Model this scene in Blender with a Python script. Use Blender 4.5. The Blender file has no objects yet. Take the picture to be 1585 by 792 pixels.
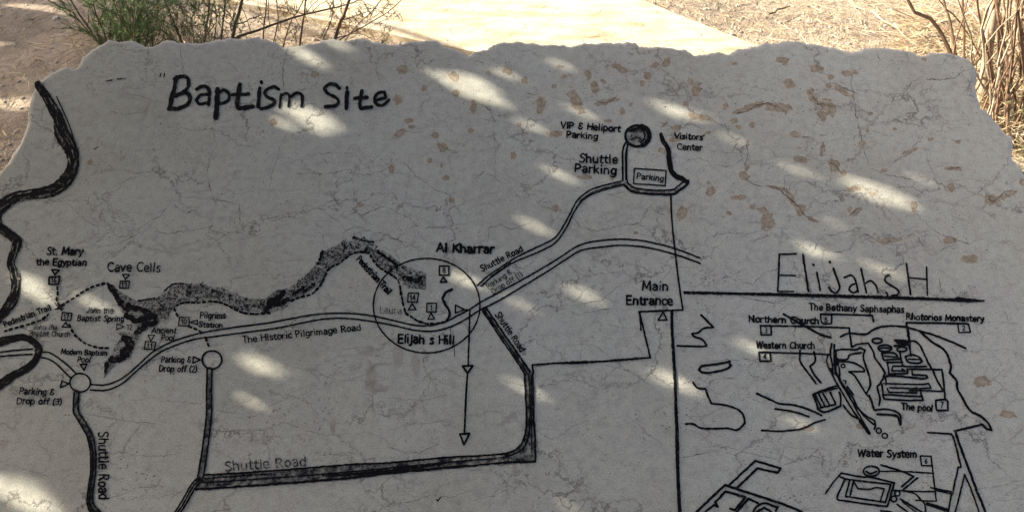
import bpy, math, random
import numpy as np
from mathutils import Vector, Matrix, noise as mnoise
from mathutils.geometry import delaunay_2d_cdt

random.seed(11)
rng = np.random.default_rng(11)
R = math.radians
S = bpy.context.scene
COL = S.collection

# ------------------------------------------------------------------ camera
CAM_H, PITCH, F, W, H = 1.6, R(40), 1244.0, 1585.0, 792.0
cd = bpy.data.cameras.new('camera'); cam = bpy.data.objects.new('camera', cd); COL.objects.link(cam)
cam.location = (0, 0, CAM_H); cam.rotation_euler = (R(90) - PITCH, 0, 0)
cd.sensor_width = 36; cd.lens = 36 * F / W; cd.clip_start = 0.02; cd.clip_end = 600
S.camera = cam

# ------------------------------------------------------------------ light
SUN_EL, SUN_AZ = R(30), R(75)                 # azimuth from +Y towards -X
SDIR = Vector((-math.cos(SUN_EL) * math.sin(SUN_AZ), math.cos(SUN_EL) * math.cos(SUN_AZ), math.sin(SUN_EL)))
wd = bpy.data.worlds.new('World'); S.world = wd; wd.use_nodes = True
wn = wd.node_tree.nodes; bg = wn['Background']
sky = wn.new('ShaderNodeTexSky'); sky.sky_type = 'NISHITA'; sky.sun_disc = False
sky.sun_elevation = SUN_EL; sky.sun_rotation = -SUN_AZ; sky.altitude = 0; sky.dust_density = 6.0; sky.air_density = 0.7; sky.ozone_density = 0.3
wd.node_tree.links.new(sky.outputs[0], bg.inputs[0]); bg.inputs[1].default_value = 0.085
sl = bpy.data.lights.new('sun', 'SUN'); sun = bpy.data.objects.new('sun', sl); COL.objects.link(sun)
sl.energy = 4.2; sl.angle = R(0.5); sl.color = (1.0, 0.925, 0.78)
sun.rotation_euler = SDIR.to_track_quat('Z', 'Y').to_euler(); sun.location = SDIR * 30
S.view_settings.view_transform = 'Standard'; S.view_settings.look = 'None'
S.view_settings.exposure = 2.04; S.view_settings.gamma = 1
S.render.engine = 'CYCLES'

# ------------------------------------------------------------------ where traced points lie
TILT = R(25)
CP = Vector((0, 0, CAM_H))
DV = Vector((0, math.cos(PITCH), -math.sin(PITCH))); UPV = Vector((0, math.sin(PITCH), math.cos(PITCH))); RTV = Vector((1, 0, 0))
DIST = 1.55
P0 = CP + DV * DIST
SN = Vector((0, -math.sin(TILT), math.cos(TILT))); SU = Vector((0, math.cos(TILT), math.sin(TILT)))
def ray(px, py): return DV + RTV * ((px - W / 2) / F) + UPV * ((H / 2 - py) / F)
def uv(px, py):                                   # tracing -> metres on the slab's own face
    r = ray(px, py); t = (P0 - CP).dot(SN) / r.dot(SN); q = CP + r * t - P0
    return (q.x, q.dot(SU))
def ground_at(px, py, z=0.0):
    r = ray(px, py); t = (z - CAM_H) / r.z; return CP + r * t
def at_y(px, py, y):
    r = ray(px, py); return CP + r * (y / r.y)
def to_px(p):
    q = p - CP; d = q.dot(DV); return (W / 2 + F * q.x / d, H / 2 - F * q.dot(UPV) / d)
SLAB_M = Matrix.Translation(P0) @ Matrix.Rotation(TILT, 4, 'X')
SLAB_I = SLAB_M.inverted()

# ------------------------------------------------------------------ small helpers
def tag(o, label=None, cat=None, group=None, kind=None):
    if label: o['label'] = label
    if cat: o['category'] = cat
    if group: o['group'] = group
    if kind: o['kind'] = kind
    return o
def empty(name, loc):
    o = bpy.data.objects.new(name, None); COL.objects.link(o); o.location = loc; o.empty_display_size = 0.1; return o
class MB:
    def __init__(s): s.v = []; s.f = []; s.m = []
    def add(s, verts, faces, mi=0):
        b = len(s.v); s.v.extend(verts); s.f.extend([tuple(b + i for i in f) for f in faces]); s.m.extend([mi] * len(faces))
    def build(s, name, mats, parent=None, smooth=False):
        me = bpy.data.meshes.new(name); me.from_pydata([tuple(v) for v in s.v], [], s.f)
        if not isinstance(mats, (list, tuple)): mats = [mats]
        for m in mats: me.materials.append(m)
        me.polygons.foreach_set('material_index', s.m)
        if smooth: me.polygons.foreach_set('use_smooth', [True] * len(s.f))
        me.update()
        o = bpy.data.objects.new(name, me); COL.objects.link(o)
        if parent: o.parent = parent
        return o
def catmull(pts, step):
    P = [Vector(p) for p in pts]; n = len(P)
    out = []
    for i in range(n - 1):
        p0 = P[i - 1] if i > 0 else P[i] * 2 - P[i + 1]; p1, p2 = P[i], P[i + 1]
        p3 = P[i + 2] if i + 2 < n else P[i + 1] * 2 - P[i]
        k = max(1, int((p2 - p1).length / step))
        for j in range(k):
            t = j / k
            out.append(0.5 * ((2 * p1) + (p2 - p0) * t + (2 * p0 - 5 * p1 + 4 * p2 - p3) * t * t + (3 * p1 - p0 - 3 * p2 + p3) * t ** 3))
    out.append(P[-1].copy()); return out
def tube(mb, pts, rad, sides=5, mi=0):
    pts = [Vector(p) for p in pts]; n = len(pts); vs = []; fs = []
    ref = Vector((0.3, 0.8, 0.5)).normalized()
    for i, p in enumerate(pts):
        d = (pts[min(i + 1, n - 1)] - pts[max(i - 1, 0)]).normalized()
        a = d.cross(ref); a = a.normalized() if a.length > 1e-4 else Vector((1, 0, 0)); b = d.cross(a)
        r = rad[i] if isinstance(rad, (list, tuple)) else rad
        for k in range(sides):
            th = 2 * math.pi * k / sides; vs.append(p + a * (r * math.cos(th)) + b * (r * math.sin(th)))
    for i in range(n - 1):
        for k in range(sides):
            fs.append((i * sides + k, i * sides + (k + 1) % sides, (i + 1) * sides + (k + 1) % sides, (i + 1) * sides + k))
    fs.append(tuple(range(sides - 1, -1, -1))); fs.append(tuple((n - 1) * sides + k for k in range(sides)))
    mb.add(vs, fs, mi)

# ------------------------------------------------------------------ materials
def new_mat(name, rough=0.85):
    m = bpy.data.materials.new(name); m.use_nodes = True; nt = m.node_tree
    b = nt.nodes['Principled BSDF']; b.inputs['Roughness'].default_value = rough
    b.inputs['Specular IOR Level'].default_value = 0.25
    return m, nt, b
def N(nt, t, **kw):
    n = nt.nodes.new(t)
    for k, v in kw.items():
        if k in ('data_type', 'blend_type', 'operation', 'feature', 'distance', 'noise_dimensions', 'attribute_name', 'voronoi_dimensions', 'clamp', 'interpolation_type'): setattr(n, k, v)
        else: n.inputs[k].default_value = v
    return n
def tc(nt): return nt.nodes.new('ShaderNodeTexCoord').outputs['Object']
def noise(nt, vec, scale, detail=4, rough=0.55, dist=0.0):
    n = N(nt, 'ShaderNodeTexNoise', Scale=scale, Detail=detail, Roughness=rough, Distortion=dist); nt.links.new(vec, n.inputs['Vector']); return n.outputs['Fac']
def ramp(nt, fac, stops):
    n = nt.nodes.new('ShaderNodeValToRGB'); e = n.color_ramp.elements
    while len(e) < len(stops): e.new(0.5)
    for i, (p, c) in enumerate(stops):
        e[i].position = p; e[i].color = (c, c, c, 1) if isinstance(c, (int, float)) else (*c, 1)
    nt.links.new(fac, n.inputs[0]); return n.outputs[0]
def mix(nt, fac, a, b, mode='MIX'):
    n = nt.nodes.new('ShaderNodeMix'); n.data_type = 'RGBA'; n.blend_type = mode
    for sock, v in ((n.inputs[0], fac), (n.inputs[6], a), (n.inputs[7], b)):
        if hasattr(v, 'is_output'): nt.links.new(v, sock)
        else: sock.default_value = v if isinstance(v, (int, float)) else (*v, 1)
    return n.outputs[2]
def math_n(nt, op, a, b=None):
    n = nt.nodes.new('ShaderNodeMath'); n.operation = op
    for sock, v in ((n.inputs[0], a), (n.inputs[1], b)):
        if v is None: continue
        if hasattr(v, 'is_output'): nt.links.new(v, sock)
        else: sock.default_value = v
    return n.outputs[0]
def bump(nt, b, h, strength, dist):
    n = N(nt, 'ShaderNodeBump', Strength=strength, Distance=dist); nt.links.new(h, n.inputs['Height']); nt.links.new(n.outputs[0], b.inputs['Normal'])

def stone_color(nt, v):
    big = noise(nt, v, 3.2, 5, 0.6)
    c = ramp(nt, big, [(0.30, (0.318, 0.305, 0.250)), (0.5, (0.366, 0.358, 0.300)), (0.72, (0.378, 0.376, 0.328))])
    pk = ramp(nt, noise(nt, v, 7.0, 3, 0.5, 0.6), [(0.5, 0.0), (0.68, 0.40)])
    c = mix(nt, pk, c, (0.350, 0.325, 0.285))
    gr = ramp(nt, noise(nt, v, 60, 5, 0.7), [(0.28, 0.80), (0.5, 1.0), (0.72, 1.10)])
    c = mix(nt, 1.0, c, gr, 'MULTIPLY')
    g2 = ramp(nt, noise(nt, v, 420, 3, 0.7), [(0.28, 0.62), (0.5, 1.0), (0.72, 1.25)])
    c = mix(nt, 1.0, c, g2, 'MULTIPLY')
    return c
def make_stone():
    m, nt, b = new_mat('weathered_limestone', 0.78)
    v = tc(nt); c = stone_color(nt, v)
    # hairline veins
    warp = N(nt, 'ShaderNodeTexNoise', Scale=9.0, Detail=6, Roughness=0.65); nt.links.new(v, warp.inputs['Vector'])
    wv = nt.nodes.new('ShaderNodeVectorMath'); wv.operation = 'SCALE'; nt.links.new(warp.outputs['Color'], wv.inputs[0]); wv.inputs['Scale'].default_value = 0.22
    ad = nt.nodes.new('ShaderNodeVectorMath'); ad.operation = 'ADD'; nt.links.new(v, ad.inputs[0]); nt.links.new(wv.outputs[0], ad.inputs[1])
    mp = nt.nodes.new('ShaderNodeMapping'); mp.inputs['Scale'].default_value = (1.0, 1.9, 1.0); nt.links.new(ad.outputs[0], mp.inputs[0])
    vo = N(nt, 'ShaderNodeTexVoronoi', feature='DISTANCE_TO_EDGE', Scale=4.3); nt.links.new(mp.outputs[0], vo.inputs['Vector'])
    line = ramp(nt, vo.outputs['Distance'], [(0.0, 1.0), (0.006, 0.9), (0.016, 0.0)])
    msk = ramp(nt, noise(nt, v, 5.0, 3), [(0.40, 0.0), (0.58, 0.75)])
    lf = math_n(nt, 'MULTIPLY', line, msk)
    c = mix(nt, lf, c, (0.10, 0.085, 0.075))
    mp2 = nt.nodes.new('ShaderNodeMapping'); mp2.inputs['Scale'].default_value = (1.0, 2.5, 1.0); mp2.inputs['Location'].default_value = (3.3, 1.7, 0); nt.links.new(ad.outputs[0], mp2.inputs[0])
    vo2 = N(nt, 'ShaderNodeTexVoronoi', feature='DISTANCE_TO_EDGE', Scale=9.5); nt.links.new(mp2.outputs[0], vo2.inputs['Vector'])
    wv2 = nt.nodes.new('ShaderNodeVectorMath'); wv2.operation = 'SCALE'; nt.links.new(warp.outputs['Color'], wv2.inputs[0]); wv2.inputs['Scale'].default_value = 0.05
    ad2 = nt.nodes.new('ShaderNodeVectorMath'); ad2.operation = 'ADD'; nt.links.new(v, ad2.inputs[0]); nt.links.new(wv2.outputs[0], ad2.inputs[1]); nt.links.new(ad2.outputs[0], mp2.inputs[0])
    l2 = ramp(nt, vo2.outputs['Distance'], [(0.0, 1.0), (0.008, 0.8), (0.022, 0.0)])
    l2 = math_n(nt, 'MULTIPLY', l2, ramp(nt, noise(nt, v, 11.0, 4, .7), [(0.46, 0.0), (0.62, 0.48)]))
    c = mix(nt, l2, c, (0.12, 0.10, 0.09)); lf = math_n(nt, 'MAXIMUM', lf, l2)
    # small pits in clusters
    vp = N(nt, 'ShaderNodeTexVoronoi', feature='F1', Scale=105.0, Randomness=1.0)
    ms = nt.nodes.new('ShaderNodeMapping'); ms.inputs['Scale'].default_value = (1.0, 1.5, 1.0); ms.inputs['Rotation'].default_value = (0, 0, 0.5); nt.links.new(v, ms.inputs[0]); nt.links.new(ms.outputs[0], vp.inputs['Vector'])
    pit = ramp(nt, vp.outputs['Distance'], [(0.12, 1.0), (0.26, 0.0)])
    pm = ramp(nt, noise(nt, v, 8.0, 4, 0.7), [(0.50, 0.0), (0.62, 0.75)])
    pf = math_n(nt, 'MULTIPLY', pit, pm)
    c = mix(nt, pf, c, (0.10, 0.09, 0.085))
    # ochre stains, from the traced field
    at = N(nt, 'ShaderNodeAttribute', attribute_name='stain'); f = at.outputs['Fac']
    nz = noise(nt, v, 62, 7, 0.78)
    fz = math_n(nt, 'ADD', f, math_n(nt, 'MULTIPLY', math_n(nt, 'SUBTRACT', nz, 0.5), 2.1))
    inside = ramp(nt, fz, [(0.43, 0.0), (0.46, 0.95)])
    oc = ramp(nt, noise(nt, v, 70, 5, .7), [(0.3, (0.14, 0.098, 0.058)), (0.5, (0.245, 0.188, 0.122)), (0.72, (0.37, 0.30, 0.21))])
    halo = ramp(nt, fz, [(0.27, 0.0), (0.38, 0.7), (0.5, 0.0)]); c = mix(nt, halo, c, (0.42, 0.36, 0.27))
    inside = math_n(nt, 'MULTIPLY', inside, ramp(nt, noise(nt, v, 110, 4, .7), [(0.34, 0.55), (0.56, 1.0)]))
    c = mix(nt, inside, c, oc)
    rim = ramp(nt, fz, [(0.40, 0.0), (0.47, 0.75), (0.56, 0.0)])
    rimm = math_n(nt, 'MULTIPLY', rim, ramp(nt, noise(nt, v, 22, 2), [(0.40, 0.0), (0.52, 1.0)]))
    c = mix(nt, rimm, c, (0.09, 0.058, 0.038))
    # brown drip marks
    a2 = N(nt, 'ShaderNodeAttribute', attribute_name='drip'); 
    df = math_n(nt, 'ADD', a2.outputs['Fac'], math_n(nt, 'MULTIPLY', math_n(nt, 'SUBTRACT', noise(nt, v, 40, 4), 0.5), 0.7))
    c = mix(nt, ramp(nt, df, [(0.35, 0.0), (0.62, 0.42)]), c, (0.22, 0.175, 0.145))
    # pale chipped rim, with light caught from behind painted in
    a3 = N(nt, 'ShaderNodeAttribute', attribute_name='rim'); 
    c = mix(nt, math_n(nt, 'MULTIPLY', a3.outputs['Fac'], 0.85), c, (0.52, 0.47, 0.40))
    nt.links.new(c, b.inputs['Base Color'])
    h = math_n(nt, 'ADD', math_n(nt, 'MULTIPLY', noise(nt, v, 38, 7, 0.7), 0.7), math_n(nt, 'MULTIPLY', noise(nt, v, 300, 3, 0.6), 0.3))
    h = math_n(nt, 'SUBTRACT', h, math_n(nt, 'ADD', math_n(nt, 'MULTIPLY', pf, 0.6), math_n(nt, 'MULTIPLY', lf, 0.4)))
    bump(nt, b, h, 0.5, 0.004)
    return m
M_STONE = make_stone()

def paint(name, dark, worn_lo, worn_hi, worn_amt, streak=90):
    m, nt, b = new_mat(name, 0.85); v = tc(nt); b.inputs['Specular IOR Level'].default_value = 0.06
    st = mix(nt, 0.0, stone_color(nt, v), (0, 0, 0))
    base = ramp(nt, noise(nt, v, 220, 4, 0.7), [(0.3, tuple(x * 0.5 for x in dark)), (0.6, dark), (0.8, tuple(min(1, x * 2.0 + .006) for x in dark))])
    wr = ramp(nt, noise(nt, v, streak, 5, 0.7), [(worn_lo, 0.0), (worn_hi, worn_amt)])
    c = mix(nt, wr, base, st)
    nt.links.new(c, b.inputs['Base Color']); bump(nt, b, noise(nt, v, 260, 4, 0.7), 0.6, 0.003); return m
M_INK = paint('worn_black_paint', (0.006, 0.006, 0.0075), 0.60, 0.80, 0.5, 110)
M_RIVER = paint('thick_black_paint', (0.007, 0.007, 0.0085), 0.57, 0.72, 0.40, 85)
M_ROADFILL = paint('scratched_grey_paint', (0.018, 0.018, 0.022), 0.42, 0.62, 0.62, 60)
M_FAINT = paint('faded_paint', (0.030, 0.028, 0.027), 0.48, 0.64, 0.75, 130)
M_PALE = paint('half_washed_paint', (0.07, 0.055, 0.045), 0.42, 0.60, 0.8, 130)
def wadi_mat():
    m, nt, b = new_mat('stippled_carving', 0.8); v = tc(nt)
    st = stone_color(nt, v)
    vo = N(nt, 'ShaderNodeTexVoronoi', feature='DISTANCE_TO_EDGE', Scale=135.0); 
    wr = N(nt, 'ShaderNodeTexNoise', Scale=60.0, Detail=3); nt.links.new(v, wr.inputs['Vector'])
    mx = mix(nt, 0.03, v, wr.outputs['Color']); nt.links.new(mx, vo.inputs['Vector'])
    chip = ramp(nt, math_n(nt, 'ADD', vo.outputs['Distance'], math_n(nt, 'MULTIPLY', math_n(nt, 'SUBTRACT', noise(nt, v, 140, 3, .7), .5), 0.9)), [(0.02, 0.05), (0.16, 0.74)])
    c = mix(nt, chip, (0.018, 0.018, 0.021), st)
    at = N(nt, 'ShaderNodeAttribute', attribute_name='shade')
    bl = ramp(nt, noise(nt, v, 16, 4, .6), [(0.36, 0.5), (0.50, 0.0)])
    c = mix(nt, bl, c, (0.017, 0.017, 0.02))
    nt.links.new(c, b.inputs['Base Color']); bump(nt, b, chip, 0.7, 0.003); return m
M_WADI = wadi_mat()
def crack_mat():
    m, nt, b = new_mat('crack_line', 0.9); v = tc(nt)
    c = mix(nt, ramp(nt, noise(nt, v, 70, 4, .7), [(0.40, 0.0), (0.64, 0.95)]), (0.055, 0.047, 0.042), stone_color(nt, v))
    nt.links.new(c, b.inputs['Base Color']); return m
M_CRACK = crack_mat()
def simple(name, stops, scale, rough=0.9, bs=0.4, bd=0.01, det=5):
    m, nt, b = new_mat(name, rough); v = tc(nt)
    nt.links.new(ramp(nt, noise(nt, v, scale, det, 0.65), stops), b.inputs['Base Color'])
    bump(nt, b, noise(nt, v, scale * 3, 5, 0.65), bs, bd); return m
def ground_mat():
    m, nt, b = new_mat('sandy_soil', 0.95); v = tc(nt)
    c = ramp(nt, noise(nt, v, 1.6, 6, 0.65), [(0.30, (0.21, 0.168, 0.125)), (0.52, (0.305, 0.245, 0.18)), (0.72, (0.40, 0.335, 0.25))])
    g = ramp(nt, noise(nt, v, 36, 6, 0.75), [(0.28, 0.50), (0.5, 1.0), (0.75, 1.3)])
    c = mix(nt, 1.0, c, g, 'MULTIPLY')
    g2 = ramp(nt, noise(nt, v, 190, 3, 0.7), [(0.28, 0.62), (0.5, 1.0), (0.75, 1.25)])
    c = mix(nt, 1.0, c, g2, 'MULTIPLY')
    nt.links.new(c, b.inputs['Base Color'])
    bump(nt, b, math_n(nt, 'ADD', noise(nt, v, 18, 7, 0.75), math_n(nt, 'MULTIPLY', noise(nt, v, 120, 3), 0.4)), 0.8, 0.03); return m
M_GROUND = ground_mat()
def path_mat():
    m, nt, b = new_mat('pale_concrete', 0.9); v = tc(nt)
    mp = nt.nodes.new('ShaderNodeMapping'); mp.inputs['Scale'].default_value = (1.0, 2.6, 1.0); mp.inputs['Rotation'].default_value = (0, 0, 0.12); nt.links.new(v, mp.inputs[0])
    c = ramp(nt, noise(nt, mp.outputs[0], 5.0, 6, 0.68), [(0.28, (0.27, 0.195, 0.115)), (0.44, (0.40, 0.325, 0.215)), (0.62, (0.50, 0.435, 0.315))])
    g = ramp(nt, noise(nt, v, 90, 5, 0.7), [(0.3, 0.72), (0.5, 1.0)])
    c = mix(nt, 1.0, c, g, 'MULTIPLY')
    nt.links.new(c, b.inputs['Base Color']); bump(nt, b, noise(nt, v, 60, 6, 0.7), 0.35, 0.01); return m
M_PATH = path_mat()
M_BARKR = simple('reddish_bark', [(0.3, (0.12, 0.072, 0.045)), (0.6, (0.20, 0.13, 0.085)), (0.8, (0.30, 0.22, 0.16))], 40)
M_BARKG = simple('grey_brown_bark', [(0.3, (0.06, 0.045, 0.035)), (0.6, (0.11, 0.082, 0.06)), (0.8, (0.17, 0.135, 0.10))], 40)
M_BARKP = simple('pale_dead_wood', [(0.3, (0.22, 0.165, 0.11)), (0.55, (0.36, 0.29, 0.205)), (0.8, (0.5, 0.44, 0.35))], 30)
M_STRAW = [simple('straw_pale', [(0.3, (0.38, 0.30, 0.18)), (0.7, (0.56, 0.47, 0.31))], 20, bs=0.1),
           simple('straw_tan', [(0.3, (0.27, 0.19, 0.10)), (0.7, (0.40, 0.29, 0.16))], 20, bs=0.1),
           simple('straw_brown', [(0.3, (0.14, 0.09, 0.05)), (0.7, (0.24, 0.165, 0.10))], 20, bs=0.1)]
M_GREEN = [simple('feathery_green', [(0.3, (0.06, 0.115, 0.035)), (0.7, (0.10, 0.175, 0.06))], 8, bs=0.1),
           simple('feathery_light_green', [(0.3, (0.13, 0.19, 0.07)), (0.7, (0.20, 0.26, 0.11))], 8, bs=0.1)]
M_TWIGLEAF = [simple('dull_olive_leaf', [(0.3, (0.055, 0.06, 0.03)), (0.7, (0.10, 0.10, 0.05))], 8, bs=0.1),
              simple('rusty_leaf', [(0.3, (0.16, 0.085, 0.035)), (0.7, (0.26, 0.15, 0.07))], 8, bs=0.1)]
M_OLIVE = [simple('olive_leaf', [(0.3, (0.11, 0.115, 0.05)), (0.7, (0.17, 0.17, 0.08))], 8, bs=0.1), simple('yellow_leaf', [(0.3, (0.24, 0.20, 0.09)), (0.7, (0.34, 0.28, 0.14))], 8, bs=0.1)]
M_LEAF = simple('broad_tree_leaf', [(0.3, (0.075, 0.078, 0.035)), (0.7, (0.13, 0.125, 0.06))], 3, bs=0.1)
M_TRUNK = simple('tree_bark', [(0.3, (0.10, 0.08, 0.06)), (0.7, (0.2, 0.165, 0.13))], 18)
M_PEBBLE = simple('pebble_stone', [(0.3, (0.24, 0.2, 0.16)), (0.7, (0.46, 0.42, 0.36))], 12)

# ------------------------------------------------------------------ ground and path
def gh(x, y): return 0.012 * mnoise.noise((x * 2.2, y * 2.2, 3.1)) + 0.006 * mnoise.noise((x * 9, y * 9, 1.0)) - 0.01
mb = MB()
xs = list(np.arange(-5, 5.01, 0.06)); ys = list(np.arange(-1, 8.01, 0.06))
vs = [(x, y, gh(x, y)) for y in ys for x in xs]; nx = len(xs)
fs = [(j * nx + i, j * nx + i + 1, (j + 1) * nx + i + 1, (j + 1) * nx + i) for j in range(len(ys) - 1) for i in range(nx - 1)]
mb.add(vs, fs)
o4 = [(-5, -1), (5, -1), (5, 8), (-5, 8)]; big = [(-200, -200), (200, -200), (200, 200), (-200, 200)]
mb.add([(x, y, -0.012) for x, y in o4] + [(x, y, -0.012) for x, y in big], [(0, 4, 5, 1), (1, 5, 6, 2), (2, 6, 7, 3), (3, 7, 4, 0)])
g = mb.build('ground', M_GROUND, smooth=True); tag(g, 'sandy brown soil around the stone map', 'ground', kind='structure')

A1, A2 = ground_at(980, 0), ground_at(1166, 76)        # right edge of the path
B1, B2 = ground_at(335, 0), ground_at(640, 66)         # left edge of the path
def ext(a, b, k0, k1): d = (b - a).normalized(); return [a - d * k0, b + d * k1]
ra = ext(A1, A2, 9.0, 3.0); lb = ext(B1, B2, 9.0, 3.2)
def edge_pts(seg, seed, n=160):
    out = []; d = (seg[1] - seg[0]); nn = Vector((-d.y, d.x, 0)).normalized()
    for i in range(n + 1):
        p = seg[0] + d * (i / n); out.append(p + nn * (0.012 * mnoise.noise((i * 0.35, seed, 0)) + 0.02 * mnoise.noise((i * 0.07, seed, 2))))
    return out
rp, lp = edge_pts(ra, 1.0), edge_pts(lb, 7.0)
mb = MB(); n = len(rp); vs = []
TH = 0.016
for i in range(n):
    a, b = lp[i], rp[i]
    vs += [(a.x, a.y, -0.05), (a.x, a.y, TH), (b.x, b.y, TH), (b.x, b.y, -0.05)]
fs = []
for i in range(n - 1):
    for k in range(3): fs.append((i * 4 + k, i * 4 + k + 1, i * 4 + k + 5, i * 4 + k + 4))
mb.add(vs, fs)
pth = mb.build('path', M_PATH); tag(pth, 'pale sunlit concrete path behind the slab', 'path', kind='structure')
def on_path(x, y):
    for sgn, seg in ((1, ra), (-1, lb)):
        d = seg[1] - seg[0]; c = d.x * (y - seg[0].y) - d.y * (x - seg[0].x)
        if sgn * c > 0 if False else False: return False
    dr = ra[1] - ra[0]; cr = dr.x * (y - ra[0].y) - dr.y * (x - ra[0].x)
    dl = lb[1] - lb[0]; cl = dl.x * (y - lb[0].y) - dl.y * (x - lb[0].x)
    return cr * cl < 0

# ------------------------------------------------------------------ the stone map
root = empty('stone_map', P0); root.rotation_euler = (TILT, 0, 0)
tag(root, 'large tilted grey stone slab carved with a black painted site map, titled Baptism Site', 'stone sign')

OUT = [(-175, 925), (-165, 800), (-130, 600), (-85, 430), (-35, 315), (0, 264), (12, 248), (30, 220), (38, 200), (42, 172), (47, 150), (54, 132),
 (63, 122), (85, 108), (101, 101), (112, 106), (122, 98), (125, 88), (140, 78), (155, 68), (170, 60), (178, 62), (190, 63), (203, 60), (215, 66), (225, 71), (238, 70),
 (250, 63), (265, 61), (275, 64), (295, 65), (310, 66), (325, 62), (340, 59), (360, 57), (375, 59), (400, 55), (415, 60), (430, 66), (438, 72), (450, 70), (470, 68), (490, 66),
 (500, 59), (515, 58), (530, 62), (545, 59), (560, 58), (580, 62), (600, 67), (615, 68), (635, 63), (650, 62), (668, 60), (678, 62), (688, 71), (705, 74), (716, 79), (724, 86),
 (735, 78), (752, 75), (765, 68), (780, 63), (790, 64), (800, 61), (815, 66), (825, 64), (840, 69), (860, 66), (880, 70), (900, 66), (935, 64), (950, 66), (983, 64), (990, 71),
 (1020, 70), (1040, 74), (1060, 76), (1075, 83), (1095, 83), (1112, 78), (1125, 82), (1140, 76), (1160, 72), (1185, 66), (1200, 66), (1215, 63), (1235, 63), (1250, 66), (1270, 69),
 (1290, 71), (1305, 78), (1318, 80), (1335, 73), (1350, 72), (1370, 72), (1395, 76), (1415, 79), (1425, 86), (1440, 81), (1465, 80), (1490, 86), (1505, 95), (1512, 105),
 (1515, 120), (1510, 132), (1515, 150), (1520, 165), (1533, 175), (1545, 190), (1555, 202), (1570, 213), (1568, 244), (1585, 264), (1606, 300), (1640, 400), (1680, 600), (1705, 800), (1712, 920),
 (1500, 932), (1200, 926), (900, 936), (600, 928), (300, 935), (0, 930)]
loop = []
for i in range(len(OUT)):
    a, b = Vector(OUT[i]), Vector(OUT[(i + 1) % len(OUT)]); k = max(1, int((b - a).length / 2.2))
    nn = Vector((-(b - a).y, (b - a).x)).normalized()
    for j in range(k):
        p = a.lerp(b, j / k); w = 0 if j == 0 else 1
        p = p + nn * (1.3 * mnoise.noise((p.x * 0.09, p.y * 0.09, 0)) + 2.6 * (abs(mnoise.noise((p.x * 0.16, p.y * 0.16, 5))) - .2) + 1.1 * mnoise.noise((p.x * 0.5, p.y * 0.5, 5)))
        loop.append(Vector(uv(p.x, p.y)))
nl = len(loop)
# ensure loop is counter clockwise in slab coordinates
area = sum(loop[i].x * loop[(i + 1) % nl].y - loop[(i + 1) % nl].x * loop[i].y for i in range(nl))
if area < 0: loop.reverse()
def inward(i, d):
    t = loop[(i + 1) % nl] - loop[i - 1]; nn = Vector((-t.y, t.x)).normalized(); return loop[i] + nn * d
top = [inward(i, 0.002 + 0.003 * abs(mnoise.noise((loop[i].x * 14, loop[i].y * 14, 2)))) for i in range(nl)]
L = np.array([(p.x, p.y) for p in top])
def inside_mask(P):
    x, y = P[:, 0], P[:, 1]; c = np.zeros(len(P), bool); a = L; b = np.roll(L, -1, 0)
    for (x0, y0), (x1, y1) in zip(a, b):
        if y0 == y1: continue
        m = ((y0 > y) != (y1 > y)) & (x < (x1 - x0) * (y - y0) / (y1 - y0) + x0); c ^= m
    return c
sp = 0.0055
gx = np.arange(L[:, 0].min(), L[:, 0].max(), sp); gy = np.arange(L[:, 1].min(), L[:, 1].max(), sp * 0.87)
GX, GY = np.meshgrid(gx, gy); GX[::2] += sp / 2
P = np.stack([GX.ravel(), GY.ravel()], 1); P = P[inside_mask(P)]
# keep clear of the border
def border_dist(P):
    d = np.full(len(P), 9.0); a = L; b = np.roll(L, -1, 0)
    for (x0, y0), (x1, y1) in zip(a, b):
        ex, ey = x1 - x0, y1 - y0; l2 = ex * ex + ey * ey + 1e-12
        near = (np.abs(P[:, 0] - x0) < 0.06) & (np.abs(P[:, 1] - y0) < 0.06)
        q = P[near]; t = np.clip(((q[:, 0] - x0) * ex + (q[:, 1] - y0) * ey) / l2, 0, 1)
        d[near] = np.minimum(d[near], np.hypot(q[:, 0] - x0 - t * ex, q[:, 1] - y0 - t * ey))
    return d
bd = border_dist(P); P = P[bd > 0.0022]
pts2 = [Vector((float(a), float(b))) for a, b in L] + [Vector((float(a), float(b))) for a, b in P]
cv, ce, cf, _, _, _ = delaunay_2d_cdt(pts2, [(i, (i + 1) % nl) for i in range(nl)], [], 1, 1e-7)
V2 = np.array([(v.x, v.y) for v in cv])
bdist = border_dist(V2)
ZF = [0.0] * len(V2)
for i, (x, y) in enumerate(V2):
    e = max(0.0, 1 - bdist[i] / 0.011)
    ZF[i] = -0.002 * e * e * (1 + mnoise.noise((x * 30, y * 30, 4))) if e > 0 else 0.0
mb = MB()
mb.add([(float(x), float(y), ZF[i]) for i, (x, y) in enumerate(V2)], [tuple(f) for f in cf], 0)
nv_top = len(V2)
# rough broken sides
c0 = V2[:nl]
rings = [[(float(a), float(b), ZF[i]) for i, (a, b) in enumerate(L)]]
for k, (off, z) in enumerate([(0.0, -0.006), (0.004, -0.02), (0.0, -0.045), (-0.008, -0.075), (-0.02, -0.10)]):
    rg = []
    for i in range(nl):
        p = inward(i, -off + 0.006 * mnoise.noise((loop[i].x * 20, loop[i].y * 20, k * 3.3)) * (1 if k else 0.3))
        rg.append((p.x, p.y, z + 0.006 * mnoise.noise((loop[i].x * 15, loop[i].y * 15, 9 + k))))
    rings.append(rg)
for r0, r1 in zip(rings, rings[1:]):
    mb.add(r0 + r1, [(i, nl + i, nl + (i + 1) % nl, (i + 1) % nl) for i in range(nl)], 0)
mb.add(rings[-1], [tuple(range(nl - 1, -1, -1))], 0)
slab = MB(); slab.v, slab.f, slab.m = mb.v, mb.f, mb.m

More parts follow.
